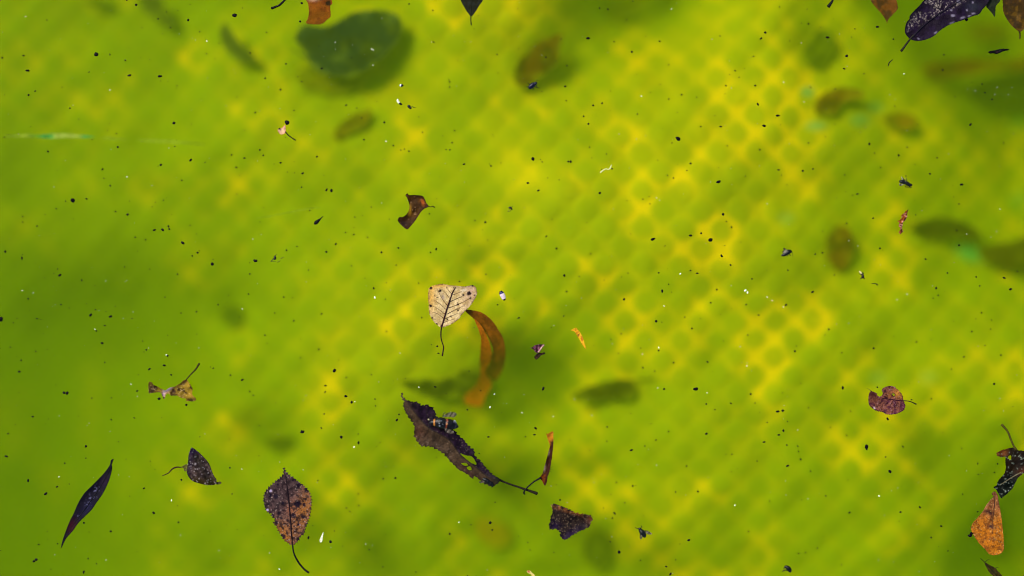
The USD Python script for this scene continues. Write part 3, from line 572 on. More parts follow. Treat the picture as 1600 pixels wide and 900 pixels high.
# pieces: curl, fragments, petal, scraps
T = (820, 500); S = 11.25
leaf('leaf_scrap', 'small bright orange yellow curled scrap right of the curled sunken leaf', pts(T, S, [(812,180),(850,155),(900,138),(940,180),(980,230),(1020,310),(1045,390),(1075,498),(1055,490),(1010,430),(960,340),(910,260),(870,200),(830,192)]),
     lambda x, y, d: mixc(mixc(np.tile(lin((242, 176, 22)), (len(x), 1)), sm(1.2, 2.2, side_of(x, y, pts(T, S, [(1080,500),(1010,350),(950,240),(880,160)]))) * 0 + 0.8 * flecks(x, y, 5, 0.58, 0.5), (170, 84, 14)), 0.9 * spot(x, y, 904, 523, 1.5, 0.8), (84, 34, 8)), cat='leaf scrap', seed=201, ragged=0.3, curl=0.003, z0=0.001, res=0.8,
     midrib=pts(T, S, [(1072,496),(1035,390),(1000,300),(960,230),(900,160)]), midrib_w=(1.4, 1.2, 0.8), vein_c=(120, 60, 16))
fr = leaf('leaf_scrap', 'tiny purple folded scrap above a dark flap, left of the orange scrap', pts(T, S, [(95,488),(130,482),(170,450),(240,430),(345,435),(310,480),(260,560),(210,582),(150,520)]),
     lambda x, y, d: mixc(mixc(np.tile(lin((66, 20, 40)), (len(x), 1)), 0.9 * sm(1.6, 0.4, np.abs(side_of(x, y, pts(T, S, [(330,445),(290,490),(240,560)])))) , (228, 180, 170)), 0.7 * flecks(x, y, 6, 0.55, 0.5), (150, 90, 110)), cat='leaf scrap', mat=M_wet, seed=211, curl=0.002, z0=0.0016, res=0.8)
leaf('', '', pts(T, S, [(165,645),(220,590),(290,580),(345,568),(352,600),(290,622),(240,670),(198,702),(180,680)]), lambda x, y, d: mixc(np.tile(lin((42, 26, 12)), (len(x), 1)), 0.7 * flecks(x, y, 6, 0.5, 0.5), (96, 58, 24)), seed=212, parent=fr, blade_name='flap', res=0.8)
T = (420, 180); S = 18
pe = leaf('petal', 'tiny pink petal with a thin black stalk and a black crumb at its top', pts(T, S, [(265,385),(330,370),(400,330),(450,275),(472,330),(480,420),(470,490),(430,525),(340,545),(285,500),(252,440)]),
     lambda x, y, d: mixc(mixc(np.tile(lin((238, 188, 140)), (len(x), 1)), 0.8 * np.exp(-d / 0.6), (200, 96, 50)), 0.7 * blob(x, y, 444.5, 201, 1.2, 4), (150, 96, 96)), cat='petal', seed=221, ragged=0.2, curl=0.001, res=0.7, z0=0.0012,
     stem=pts(T, S, [(465,465),(550,560),(640,632),(752,705)]), stem_w=(2.0, 1.9, 1.6, 2.2), stem_c=(8, 5, 6))
def lump(parent, name, cx, cy, rx, ry, ang, seed, mat=M_speck, zz=0.0008, tint=None, flat=0.6, sub=2, rough=0.25):
    s = trimesh.creation.icosphere(sub, 1.0); v = np.array(s.vertices)
    v = v * (1 + rough * 2 * (meshkit.noise(v * 1.7 + seed * 3.3, seed) - 0.5))[:, None]
    a = -math.radians(ang)
    v = v * [rx * U, ry * U, min(rx, ry) * U * flat]
    R = np.array([[math.cos(a), -math.sin(a), 0], [math.sin(a), math.cos(a), 0], [0, 0, 1]])
    v = v @ R.T + P(cx, cy, zz) - (parent.o if parent is not None else 0)
    m = part(name, (v, np.array(s.faces)), mat, parent, True, None if tint is None else np.tile(lin(tint), (len(v), 1)))
    return m
lump(pe, 'crumb', 448.5, 191.5, 3.8, 3.2, 20, 3); lump(pe, 'crumb', 436.4, 201.2, 1.5, 1.0, -30, 4, zz=0.0022)
T = (1390, 315); S = 15
leaf('leaf_scrap', 'twisted rusty scrap of dead leaf left of the sunken crescent leaf', pts(T, S, [(450,180),(420,250),(410,370),(370,425),(305,485),(315,560),(292,620),(318,700),(250,768),(222,720),(258,640),(212,560),(228,500),(190,455),(255,415),(290,375),(265,335),(330,280),(390,215)]),
     lambda x, y, d: mixc(mixc(mixc(np.tile(lin((168, 86, 18)), (len(x), 1)), 0.85 * sm(0.3, 1.6, side_of(x, y, pts(T, S, [(250,760),(250,560),(330,400),(400,220)])) + 0.5), (70, 26, 14)), 0.9 * blob(x, y, 1407, 352, 2.5, 3.5), (30, 12, 10)), 0.7 * flecks(x, y, 6, 0.6, 0.6), (226, 160, 130)), cat='leaf scrap', mat=M_wet, smooth=False, ragged=0.8, seed=231, curl=0.003, z0=0.0012, res=0.8)
T = (1390, 0); S = 7.62
leaf('seed_pod', 'slim black seed pod floating near the right edge below the top right leaf', pts(T, S, [(1180,620),(1190,608),(1240,600),(1320,582),(1415,582),(1412,598),(1370,606),(1300,635),(1275,642),(1240,632),(1200,634)]),
     lambda x, y, d: mixc(np.tile(lin((12, 6, 12)), (len(x), 1)), 0.6 * spot(x, y, 1558, 81, 1.5, 0.8), (90, 40, 60)), cat='seed pod', mat=M_wet, seed=241, ragged=0.3, curl=0.0, z0=0.0014, thick=0.0012, res=0.9)
leaf('leaf_scrap', 'tiny yellow and pink scrap cut by the bottom edge', pts((800, 675), 4, [(93,868),(112,866),(125,880),(140,892),(148,915),(130,915),(118,892),(98,880)]),
     lambda x, y, d: mixc(np.tile(lin((222, 200, 110)), (len(x), 1)), 0.8 * spot(x, y, 826, 892.5, 2.2, 0.8), (190, 80, 40)), cat='leaf scrap', seed=251, ragged=0.2, res=0.7)
leaf('seed', 'slender white seed husk right of the oval saw edged leaf', pts((390, 720), 5, [(577,556),(572,600),(566,632),(550,637),(549,612),(563,580)]),
     lambda x, y, d: np.tile(lin((240, 240, 205)), (len(x), 1)), cat='seed', seed=261, ragged=0.15, res=0.7, thick=0.0005)

# twigs
def twig(label, line, w, col=(10, 7, 10), cat='twig', name='twig', knot=None):
    o = P(*line[0], 0.0); t = thing(name, label, cat, o); t.o = o
    vv, ff = stalk(line, w, lambda x, y: 0.0006 + 0 * x, o, 3)
    part('stem', (vv, ff), M_stem, t, True, np.tile(lin(col), (len(vv), 1)))
    return t
twig('short black twig at the top edge left of the orange leaf', pts((410, 0), 6, [(240,-30),(170,40),(130,62),(85,78)]), (3.2, 3.6, 3.4, 4.6))
twig('stubby black twig at the top edge left of the red brown tip', pts((1200, 0), 4, [(425,-40),(405,0),(392,22),(378,42)]), (3.0, 3.2, 4.5, 6.0))
twig('hair thin bent black twig under the large squiggled leaf', pts((1200, 0), 4, [(780,373),(758,392),(751,414)]), (1.2, 1.8, 1.2))
twig('teardrop shaped dark seed with a thin tail above the pale yellow leaf, to its left', pts((400, 225), 4, [(366,500),(376,490),(388,480),(402,468),(420,450)]), (3.0, 6.5, 5.0, 2.2, 0.8), cat='seed', name='seed')
twig('thin dark hooked fibre near the twisted bug', pts((1330, 410), 22.5, [(720,742),(840,742),(890,765),(930,800)]), (1.2, 1.3, 1.8, 2.4), (40, 40, 8))
twig('tiny curved pale filament floating upper right of the center', pts((930, 250), 30, [(245,590),(320,520),(420,450),(520,410),(610,450),(680,400),(730,310),(765,225)]), (2.0, 1.6, 1.4, 1.2, 1.2, 1.8, 1.4, 0.9), (250, 250, 170), cat='filament', name='filament')

# ------------------------------------------------------------ sunken leaves, blurred by the water, and leaf shapes added as shadows
HAZE_TINT = np.array([0.36, 0.43, 0.004])  # colour of water haze, mixed into sunken leaves to soften them
def sunk(label, shape, base, depth, tone2=None, tilt=(0, 0), seed=0, stem=None, mid=None, name='sunken_leaf', haze=0.22, up=0.006):
    """A waterlogged leaf lying on the cover, with water haze painted into its colour, thickest towards its rim."""
    cx, cy = np.mean(shape, 0); x, y = P(cx, cy, -0.06)[:2]
    z0 = -(float(cover_base(np.array([x]), np.array([y]))[0]) - up)
    tone2 = tone2 or tuple(int(v * 0.7) for v in base)
    def f(x, y, d):
        c = mixc(np.tile(lin(base) * 1.3, (len(x), 1)), 0.7 * sm(0.42, 0.62, n2(x, y, seed + 4, 3, 0.05)), tone2)
        w = np.clip(haze + 0.35 * np.exp(-d / 2.5) + 0.22 * sm(0.45, 0.75, n2(x, y, seed + 5, 3, 0.07)), 0, 0.9)[:, None]
        return c * (1 - w) + HAZE_TINT * w
    return leaf(name, label, shape, f, z0=z0, mat=M_sub, seed=seed, tilt=tilt, curl=0.001, wrinkle=0.0015, res=2.4, ragged=2.2, stem=stem, stem_w=(2.5, 1.8), stem_c=tuple(int(v * 0.8) for v in base), midrib=mid, midrib_w=(1.5, 2.0), cat='leaf')
A, B, C_, D, E, F, G, Hh, I, J, K, Lq, M, N, O, Pq = [(400 * (i % 4), 225 * (i // 4)) for i in range(16)]
T = (640, 470)
def z_curl(x, y): return -0.040 * sm(510, 635, y) - 0.006 * sm(480, 520, y)
cu = leaf('sunken_leaf', 'curled orange brown leaf sinking below the pale yellow leaf', pts(T, 5, [(430,72),(500,75),(570,95),(640,150),(690,220),(730,290),(747,370),(747,460),(725,540),(680,620),(640,620),(585,555),(620,500),(640,430),(650,380),(620,300),(560,200),(500,140)]),
     lambda x, y, d: mixc(np.tile(lin((150, 82, 10)), (len(x), 1)), 0.6 * sm(0.42, 0.6, n2(x, y, 4, 3, 0.09)), (116, 62, 8)), zf=z_curl, z0=-0.0035, mat=M_sub, seed=301, curl=0.001, wrinkle=0.001, res=1.8)
leaf('', '', pts(T, 5, [(505,140),(540,230),(557,300),(552,400),(547,480),(552,550),(540,610),(510,670),(445,725),(425,780),(470,815),(560,822),(590,750),(632,680),(640,640),(590,560),(625,480),(642,410),(622,320),(570,210)]),
     lambda x, y, d: mixc(np.tile(lin((204, 110, 10)), (len(x), 1)), 0.5 * sm(0.45, 0.62, n2(x, y, 4, 3, 0.09)), (190, 88, 8)), zf=z_curl, z0=-0.0022, mat=M_sub, seed=302, curl=0.002, wrinkle=0.001, res=1.8, parent=cu, blade_name='underside', plabel='brighter orange turned over underside of the curl')
sunk('faint dark olive lens shaped leaf under the curled orange leaf, pointing left', [(625,598),(660,592),(690,593),(720,580),(746,570),(752,590),(742,615),(715,622),(680,622),(650,612)], (50,54,14), 0.030, seed=311, haze=0.1)  # leaf shape added where the curled leaf casts its shadow
sunk('faint olive brown leaf with stalk right of the curled orange leaf', [(893,622),(905,610),(930,600),(965,593),(985,594),(993,603),(993,615),(985,625),(950,624),(915,628)], (80,66,10), 0.026, seed=321, haze=0.08, up=0.009, stem=[(980,597),(1000,594),(1022,592)])
sunk('huge dark teal oval leaf deep under the top edge, stalk to its left', pts((410, 0), 6, [(310,340),(350,260),(420,230),(560,250),(680,220),(760,170),(880,110),(1050,90),(1200,110),(1290,170),(1310,260),(1280,360),(1180,480),(1080,580),(960,660),(840,720),(700,720),(570,690),(490,640),(430,560),(380,480),(320,410)]), (22,56,84), 0.026, (18,44,64), seed=331, haze=0.02, up=0.026, stem=pts((410, 0), 6, [(440,570),(360,510),(270,465)]), mid=pts((410, 0), 6, [(430,560),(700,420),(1280,200)]))
sunk('faint brown leaf partly under the huge dark teal leaf', [(468,112),(500,98),(545,110),(560,130),(540,146),(500,146),(470,135)], (112,84,10), 0.045, seed=341, haze=0.35)
sunk('sunken brown oval leaf above the small beetle', pts(C_, 4, [(318,210),(295,300),(280,390),(210,460),(130,520),(50,540),(15,490),(25,420),(80,340),(150,270),(230,230)]), (112,66,8), 0.026, seed=351, haze=0.0, up=0.009)
sunk('faint brown leaf right of the tiny pink petal', pts(B, 4, [(725,685),(690,780),(600,830),(500,870),(485,830),(530,770),(600,720),(660,695)]), (128,84,8), 0.034, seed=361, haze=0.15)
sunk('grey green sickle shaped leaf left of the huge dark teal leaf', pts(A, 4, [(1410,140),(1450,200),(1500,270),(1600,370),(1580,400),(1480,380),(1410,310),(1380,250),(1375,190)]), (70,78,66), 0.024, seed=371, haze=0.1, up=0.014)
sunk('grey green leaf at the top edge toward the left', pts(A, 4, [(870,-30),(990,-20),(1045,70),(1090,150),(1040,170),(960,110),(885,60)]), (76,84,70), 0.024, seed=381, haze=0.1, up=0.014)
sunk('faint dark green leaf cut by the top edge, leftmost of the sunken leaves', pts(A, 4, [(540,10),(600,-20),(690,0),(715,40),(640,58),(570,45)]), (56,70,20), 0.034, seed=391)
sunk('dark green oval leaf left of the large squiggled leaf', pts(D, 4, [(330,180),(400,190),(425,280),(390,360),(330,450),(260,470),(215,400),(220,320),(270,240)]), (52,66,16), 0.032, seed=401)
sunk('brown leaf with turquoise patches beside it at the upper right', pts(D, 4, [(290,650),(360,575),(450,545),(540,555),(610,590),(560,620),(480,640),(430,705),(350,725),(295,700)]), (120,66,16), 0.026, seed=411, haze=0.08)
sunk('faint yellow brown leaf low between the turquoise spots and the right edge', pts(D, 4, [(715,740),(780,705),(860,705),(940,750),(920,795),(850,815),(770,795)]), (144,84,8), 0.030, seed=421, haze=0.15)
sunk('dark olive crescent leaf above the turquoise patch at the right', pts(Hh, 4, [(870,560),(900,505),(970,475),(1080,460),(1190,475),(1275,515),(1340,570),(1325,605),(1240,592),(1150,592),(1060,604),(960,592)]), (58,50,14), 0.024, (84,48,24), seed=431, haze=0.0)
sunk('large brown leaf cut by the right edge beside the turquoise patch', pts(Hh, 4, [(1330,650),(1420,630),(1520,610),(1700,585),(1700,825),(1560,805),(1450,785),(1370,740),(1320,700)]), (88,52,24), 0.022, seed=441, haze=0.0, up=0.009)
sunk('brown oval leaf standing upright between the fly and the twisted scrap', pts(Hh, 4, [(400,540),(440,510),(500,525),(535,580),(545,650),(525,720),(480,785),(430,795),(385,740),(360,680),(368,600)]), (116,68,8), 0.026, seed=451, haze=0.0)
sunk('large dark teal leaf cut by the right edge below the top right corner', pts(D, 4, [(1240,570),(1330,500),(1450,460),(1700,435),(1700,690),(1560,700),(1420,680),(1300,645)]), (46,62,58), 0.024, seed=461, haze=0.04)  # dark sheet added as the shadow of the squiggled leaf
sunk('long faint olive leaf above the large dark teal leaf at the right', pts(D, 4, [(820,480),(920,425),(1050,385),(1250,360),(1450,372),(1640,355),(1640,430),(1400,445),(1250,468),(1050,505),(920,530)]), (128,72,14), 0.034, seed=471, haze=0.0, up=0.014)
sunk('faint brown leaf under the large squiggled leaf', pts(D, 4, [(1230,190),(1320,150),(1450,150),(1530,200),(1440,245),(1290,240)]), (132,76,10), 0.034, seed=481, haze=0.1, up=0.014)
sunk('dark green oval leaf below right of the torn dark scrap', pts(O, 4, [(465,650),(530,610),(605,645),(635,720),(625,800),(580,860),(510,860),(455,800),(445,720)]), (48,62,12), 0.032, seed=491)  # dark oval added in place of the shadow below the torn scrap
sunk('small faint dark patch of leaf above the oval saw edged leaf', pts(N, 4, [(50,50),(140,25),(240,40),(280,80),(200,115),(120,115),(60,95)]), (56,72,12), 0.040, seed=501)
sunk('small round dark green leaf alone in the left part of the water', pts(I, 4, [(1385,130),(1450,100),(1515,150),(1515,225),(1450,245),(1385,215)]), (46,74,10), 0.040, seed=511)
sunk('faint brown leaf reaching in from the top edge right of center', pts(C_, 4, [(510,70),(600,10),(760,-40),(900,-40),(870,20),(780,70),(700,135),(620,145),(535,125)]), (104,84,14), 0.034, seed=521)
sunk('dark green leaf rim along the top edge right of center', pts(C_, 4, [(840,-60),(1000,-70),(1210,-60),(1240,5),(1000,22),(880,8)]), (44,54,16), 0.024, seed=531)
sunk('very faint rust coloured leaf between the torn dark scrap and the oval leaf', [(742,815),(765,805),(790,820),(800,845),(775,858),(750,845)], (170,96,8), 0.044, seed=541, haze=0.35)

# ------------------------------------------------------------ pale shreds of plastic film just under the surface
def shred(label, line, w, z, cols, seed):
    q = spline(line, 8, False); t = np.linspace(0, 1, len(q))
    ww = np.interp(t, np.linspace(0, 1, len(w)), w) * (0.6 + 0.8 * n2(q[:, 0], q[:, 1], seed, 2, 0.12))
    d = np.gradient(q, axis=0); d /= np.linalg.norm(d, axis=1, keepdims=True); nr = np.stack([-d[:, 1], d[:, 0]], 1)
    ring = np.vstack([q + nr * ww[:, None] / 2, (q - nr * ww[:, None] / 2)[::-1]])
    xs_ = [c[0] for c in cols]
    f = lambda x, y, d: np.stack([np.interp(x, xs_, [lin(c[1])[k] for c in cols]) for k in range(3)], 1) * (0.75 + 0.5 * n2(x, y, seed, 2, 0.2))[:, None]
    return leaf('film_shred', label, ring, f, z0=z, mat=M_sub, smooth=False, ragged=0.3, seed=seed, curl=0.001, wrinkle=0.001, cat='film shred', res=1.0, thick=0.0001)
shred('longest whitish and turquoise shred of film floating near the left edge', [(8,213),(40,212),(70,213),(100,212),(125,213),(148,214)], (2.5,5,6.5,6,5,2), -0.026, [(8,(150,176,60)),(40,(172,190,80)),(58,(120,176,60)),(68,(70,168,110)),(80,(90,170,100)),(88,(190,206,120)),(122,(186,204,110)),(132,(70,168,110)),(148,(120,180,60))], 601)
shred('short pale yellow shred of film right of the longest shred', [(160,215),(175,216),(198,218)], (2,4,2), -0.028, [(160,(170,190,60)),(198,(160,180,40))], 602)
shred('faint pale shred of film farthest right in the row of shreds', [(216,219),(240,220),(262,221),(290,223),(322,226)], (2,5,4,3,1.5), -0.030, [(216,(160,184,50)),(262,(176,196,70)),(322,(150,176,40))], 603)
shred('thin pale strand under water left of the teardrop seed', [(400,341),(420,338),(445,333),(476,327),(500,324)], (1,2,1.5,2.4,1), -0.016, [(400,(150,176,30)),(476,(164,186,40)),(500,(150,176,30))], 604)

# ------------------------------------------------------------ insects
def body(line, prof, flat=0.8, sides=14, z0=0.0012, stripes=(), base=(10, 8, 16), seed=0):
    """One continuous body along pixels of the photograph; prof: (position, half width in pixels) pairs."""
    q, t = resample(spline(line, 8, False), 0.35, False)
    s = np.linspace(0, 1, len(q)); w = np.interp(s, [a for a, b in prof], [b for a, b in prof])
    w = np.convolve(np.pad(w, 2, mode='edge'), [0.1, 0.2, 0.4, 0.2, 0.1], 'valid')
    d = np.gradient(q, axis=0); d /= np.linalg.norm(d, axis=1, keepdims=True)
    nr = np.stack([-d[:, 1], d[:, 0]], 1); ang = np.arange(sides) * 2 * np.pi / sides
    px = q[:, None, :] + nr[:, None, :] * (w[:, None] * np.cos(ang)[None])[..., None]
    z = z0 + flat * w[:, None] * U * np.sin(ang)[None]
    v = np.stack([(px[..., 0] - 800) * U, (450 - px[..., 1]) * U, z], -1).reshape(-1, 3)
    m = len(q)
    i, j = np.meshgrid(np.arange(m - 1), np.arange(sides), indexing='ij')
    qd = np.stack([i * sides + j, i * sides + (j + 1) % sides, (i + 1) * sides + (j + 1) % sides, (i + 1) * sides + j], -1).reshape(-1, 4)
    v = np.vstack([v, v[:sides].mean(0), v[(m - 1) * sides:m * sides].mean(0)])
    k = np.arange(sides); k2 = (k + 1) % sides; a, b = m * sides, m * sides + 1
    f = np.vstack([qd[:, [0, 1, 2]], qd[:, [0, 2, 3]], np.stack([k2, k, k * 0 + a], 1), np.stack([(m - 1) * sides + k, (m - 1) * sides + k2, k * 0 + b], 1)])
    mesh = trimesh.Trimesh(v, f, process=False)
    if mesh.volume < 0: f = f[:, ::-1]
    ss = np.r_[np.repeat(s, sides), 0, 1]
    c = np.tile(lin(base), (len(v), 1))
    for a, b, col in stripes:
        c[(ss > a) & (ss < b)] = lin(col)
    return v, f, c

def insect(name, label, cat, line, prof, legs=(), wings=(), z0=0.0012, flat=0.8, stripes=(), base=(10, 8, 16), antennae=(), wing_z=0.0018, seed=0, leg_w=1.3):
    o = P(*np.mean(line, 0), z0); t = thing(name, label, cat, o); t.o = o
    v, f, c = body(line, prof, flat, 14, z0, stripes, base, seed)
    part('body', (v - o, f), M_shell, t, True, c)
    for l in legs:
        vv, ff = stalk(l, (leg_w, leg_w * 0.7), lambda x, y: z0 * 0.7 + 0 * x, o, 2, 5, 0.1)
        part('leg', (vv, ff), M_shell, t, True, np.tile(lin((12, 9, 12)), (len(vv), 1)))
    for l in antennae:
        vv, ff = stalk(l, (0.7, 0.5), lambda x, y: z0 + 0 * x, o, 2, 5, 0.1)
        part('antenna', (vv, ff), M_shell, t, True, np.tile(lin((12, 9, 12)), (len(vv), 1)))
    for k, l in enumerate(wings):
        poly = outline(l, 0.5, True, (0, 5), 0.0, seed)
        vv, ff, p2, d = sheet(poly, lambda x, y, d: wing_z + 0.0004 * np.sin(x * 0.9 + y * 0.5), 0.00004, 0.7, seed + k, o)
        part('wing', (vv, ff), M_wing, t, True)
        wg = stage.GetPrimAtPath(str(t.GetPath()) + '/wing' + (f'_{k:03d}' if k else ''))
        edge = [tuple(x) for x in np.array(l)[:max(3, len(l) // 2)]]
        vv, ff = stalk(edge, (0.8, 0.5), lambda x, y: wing_z + 0.0002 + 0 * x, o, 2, 5, 0.0)
        part('wing_vein', (vv, ff), M_shell, wg, True, np.tile(lin((30, 20, 12)), (len(vv), 1)))
    return t

q = lambda zs: pts((665, 630), 18, zs)
bee = insect('bee', 'dead black bee with two orange bands lying on the ragged leaf', 'bee', q([(120,530),(250,520),(420,530),(600,560),(760,590),(935,645)]),
       [(0, 1.5), (0.06, 3.6), (0.13, 4.6), (0.17, 5.2), (0.22, 7.0), (0.36, 9.2), (0.5, 8.6), (0.55, 7.8), (0.62, 8.8), (0.76, 8.2), (0.88, 5.6), (0.95, 3.0), (1, 1.2)],
       legs=[q(l) for l in ([(330,640),(220,640),(110,640),(40,660)], [(300,420),(200,400),(120,420),(70,460)], [(420,650),(380,720),(420,770)], [(560,680),(600,760),(560,820)], [(480,380),(500,300),(560,250)], [(700,700),(760,760),(720,800)])],
       wings=[q([(480,380),(540,320),(640,270),(740,250),(830,262),(875,310),(850,360),(790,400),(700,385),(580,390)]), q([(540,690),(620,730),(720,760),(790,800),(760,850),(660,850),(560,790)])],
       z0=0.0062, flat=0.72, wing_z=0.0085, stripes=[(0.14, 0.185, (206, 128, 40)), (0.575, 0.60, (130, 50, 26)), (0.60, 0.615, (120, 60, 16)), (0.89, 0.91, (60, 58, 76))], base=(8, 8, 10), antennae=[q([(135,500),(90,470),(70,440)]), q([(130,560),(80,580),(60,610)])], leg_w=1.3, seed=5)
# eyes, and small brown and pale dots over back and tail
for cx, cy, r, col in ((150,475,1.1,(22,30,36)), (150,560,1.1,(22,30,36)), (85,460,1.2,(240,225,170)), (820,500,1.3,(190,188,205)), (850,545,1.0,(110,106,140)), (800,540,1.0,(90,84,120)), (385,575,0.8,(200,215,225)), (395,640,0.8,(200,200,220)), (440,500,0.7,(160,170,190)), (485,595,0.6,(180,190,210)), (600,470,1.4,(150,70,50)), (620,500,1.1,(190,110,80)), (600,590,1.3,(230,150,70))):
    lump(bee, 'body_dot' if r < 1.4 and col[0] > 50 else 'eye', 665 + cx / 18, 630 + cy / 18, r, r * 0.8, 20, int(cx), M_shell, 0.0062 + 0.0024, col, 0.7, 1)

q = lambda zs: pts((810, 110), 22.5, zs)
insect('beetle', 'tiny blue black beetle with spread legs at the tip of the sunken brown oval leaf', 'beetle', q([(360,640),(440,580),(520,510),(590,470),(655,445)]), [(0, 1.2), (0.15, 3.2), (0.4, 4.2), (0.65, 3.6), (0.74, 2.4), (0.86, 2.6), (1, 1.2)],
       legs=[q(l) for l in ([(400,510),(350,460),(320,430)], [(500,600),(530,640),(510,690)], [(560,560),(610,580),(650,600),(740,620)], [(590,500),(640,540),(650,600)], [(390,570),(330,575),(280,575)])],
       antennae=[q([(610,430),(620,370),(690,345)])], base=(16, 10, 44), z0=0.0011, seed=2)
q = lambda zs: pts((1390, 265), 22.5, zs)
insect('fly', 'black fly with one pale raised wing at the upper right', 'fly', q([(320,415),(430,430),(560,470),(680,540),(775,545)]), [(0, 1.3), (0.15, 2.8), (0.38, 3.4), (0.47, 2.6), (0.62, 3.4), (0.75, 2.6), (0.86, 2.8), (1, 1.4)],
       legs=[q(l) for l in ([(540,560),(570,610),(590,640)], [(590,400),(595,340),(585,310)], [(680,590),(740,630),(780,615)], [(600,570),(640,620),(690,650)])],
       wings=[q([(580,420),(520,350),(460,290),(430,240),(405,270),(420,330),(480,400)]), q([(500,530),(420,560),(370,580),(330,520),(360,480),(440,500)])], base=(10, 6, 16), seed=3)
q = lambda zs: pts((1210, 370), 22.5, zs)
insect('fly', 'black humpbacked fly with drooping feeler left of the brown upright oval leaf', 'fly', q([(235,660),(330,630),(440,560),(530,510),(590,560)]), [(0, 1.2), (0.2, 2.6), (0.5, 3.6), (0.68, 4.0), (0.8, 2.8), (1, 1.4)],
       legs=[q(l) for l in ([(400,450),(360,420),(315,400)], [(440,620),(470,660),(440,690)], [(520,600),(560,650),(540,670)])], antennae=[q([(580,520),(630,550),(650,620),(630,690)])],
       wings=[q([(460,480),(400,440),(340,400),(310,410),(330,470),(270,530),(330,580),(420,540)])], base=(8, 6, 8), seed=4)
q = lambda zs: pts((985, 810), 22.5, zs)
insect('fly', 'shiny black fly with two clear wings spread at the bottom, right of center', 'fly', q([(305,320),(350,400),(420,500),(480,590),(500,665)]), [(0, 1.6), (0.1, 2.6), (0.2, 2.4), (0.28, 3.4), (0.5, 4.4), (0.75, 4.0), (0.92, 2.4), (1, 1.0)],
       legs=[q(l) for l in ([(300,360),(240,350),(165,325)], [(400,330),(395,290),(370,255)])],
       wings=[q([(490,420),(600,440),(690,490),(765,535),(700,570),(600,555),(530,500)]), q([(355,530),(335,620),(340,700),(375,745),(410,700),(430,640),(390,570)])], base=(10, 6, 18), seed=6)
q = lambda zs: pts((1205, 870), 30, zs)
insect('beetle', 'small shiny black beetle at the bottom edge toward the right', 'beetle', q([(610,440),(720,470),(830,570),(890,710)]), [(0, 1.6), (0.2, 2.6), (0.5, 3.6), (0.8, 3.2), (1, 1.3)],
       legs=[q(l) for l in ([(760,640),(660,620),(580,650),(525,690)], [(640,500),(600,540),(590,560)])], base=(12, 8, 16), seed=7, leg_w=2.0)
q = lambda zs: pts((730, 730), 22.5, zs)
insect('fly', 'small black fly with pale wing at the lower end of the ragged leaf', 'fly', q([(545,380),(650,420),(760,490),(850,560),(900,660)]), [(0, 1.8), (0.2, 3.6), (0.45, 4.0), (0.6, 3.6), (0.75, 4.0), (0.9, 2.6), (1, 1.0)],
       legs=[q(l) for l in ([(680,540),(720,600),(780,650)], [(860,620),(880,690),(860,720)], [(900,560),(950,580),(980,570)])],
       wings=[q([(640,480),(560,480),(480,490),(420,510),(450,560),(540,550),(640,530)])], base=(10, 8, 18), z0=0.0042, wing_z=0.0046, seed=8)
q = lambda zs: pts((1330, 410), 22.5, zs)
insect('bug', 'tiny brown bug with pale back and crossed legs, below the upright brown oval leaf', 'bug', q([(270,300),(340,380),(390,450),(400,560)]), [(0, 0.7), (0.3, 1.5), (0.55, 1.2), (0.75, 2.2), (1, 1.6)],
       legs=[q(l) for l in ([(300,390),(350,420),(390,450)], [(440,400),(410,370),(370,360)], [(330,580),(370,530),(400,500)], [(470,580),(440,550),(400,510)])], stripes=[(0, 0.42, (236, 214, 150))], base=(30, 10, 8), z0=0.0008, seed=9, leg_w=1.9)
q = lambda zs: pts((410, 390), 30, zs)
insect('gnat', 'tangled dead gnat with thin triangular legs in the left half', 'gnat', q([(545,310),(590,340),(600,420),(560,470)]), [(0, 1.0), (0.3, 1.6), (0.7, 2.0), (1, 1.0)],
       legs=[q(l) for l in ([(590,300),(640,240),(655,210)], [(550,450),(460,500),(395,555),(480,560),(620,560)], [(540,380),(470,470),(400,550)], [(700,590),(780,560),(830,520)], [(850,420),(920,390),(1000,375)])], z0=0.0006, base=(20, 10, 4), seed=10, leg_w=1.0)
q = lambda zs: pts((400, 225), 4, zs)
insect('gnat', 'tiny dead gnat with thin legs right of the crescent shaped brown leaf', 'gnat', q([(1578,400),(1590,398),(1602,412)]), [(0, 0.8), (0.4, 1.7), (1, 0.8)], legs=[q(l) for l in ([(1585,400),(1580,415),(1572,425)], [(1595,405),(1590,418),(1578,422)], [(1590,398),(1600,392),(1606,388)])], z0=0.0006, seed=11, leg_w=0.8)
q = lambda zs: pts((610, 120), 15, zs)
insect('gnat', 'tiny black gnat with a curled tail beside the white larva', 'gnat', q([(400,690),(430,695),(470,735),(490,720)]), [(0, 1.2), (0.3, 2.6), (0.6, 1.6), (0.8, 2.0), (1, 1.0)], legs=[q(l) for l in ([(490,710),(520,700),(550,725),(590,720)], [(470,690),(480,680)])], z0=0.0008, seed=12, leg_w=1.2)
insect('larva', 'white and black larva above the tiny black gnat', 'larva', q([(170,520),(180,580),(215,620),(275,660)]), [(0, 0.8), (0.25, 1.9), (0.55, 1.8), (0.6, 1.8), (0.85, 1.6), (1, 0.7)], stripes=[(0, 0.6, (248, 248, 215))], z0=0.0009, seed=13)
insect('seed', 'tiny half white half black seed upper left of center', 'seed', q([(220,195),(250,205),(310,212)]), [(0, 1.2), (0.3, 2.4), (0.6, 2.3), (1, 0.8)], stripes=[(0, 0.42, (240, 240, 250))], z0=0.0009, seed=14)
q = lambda zs: pts((650, 430), 10, zs)
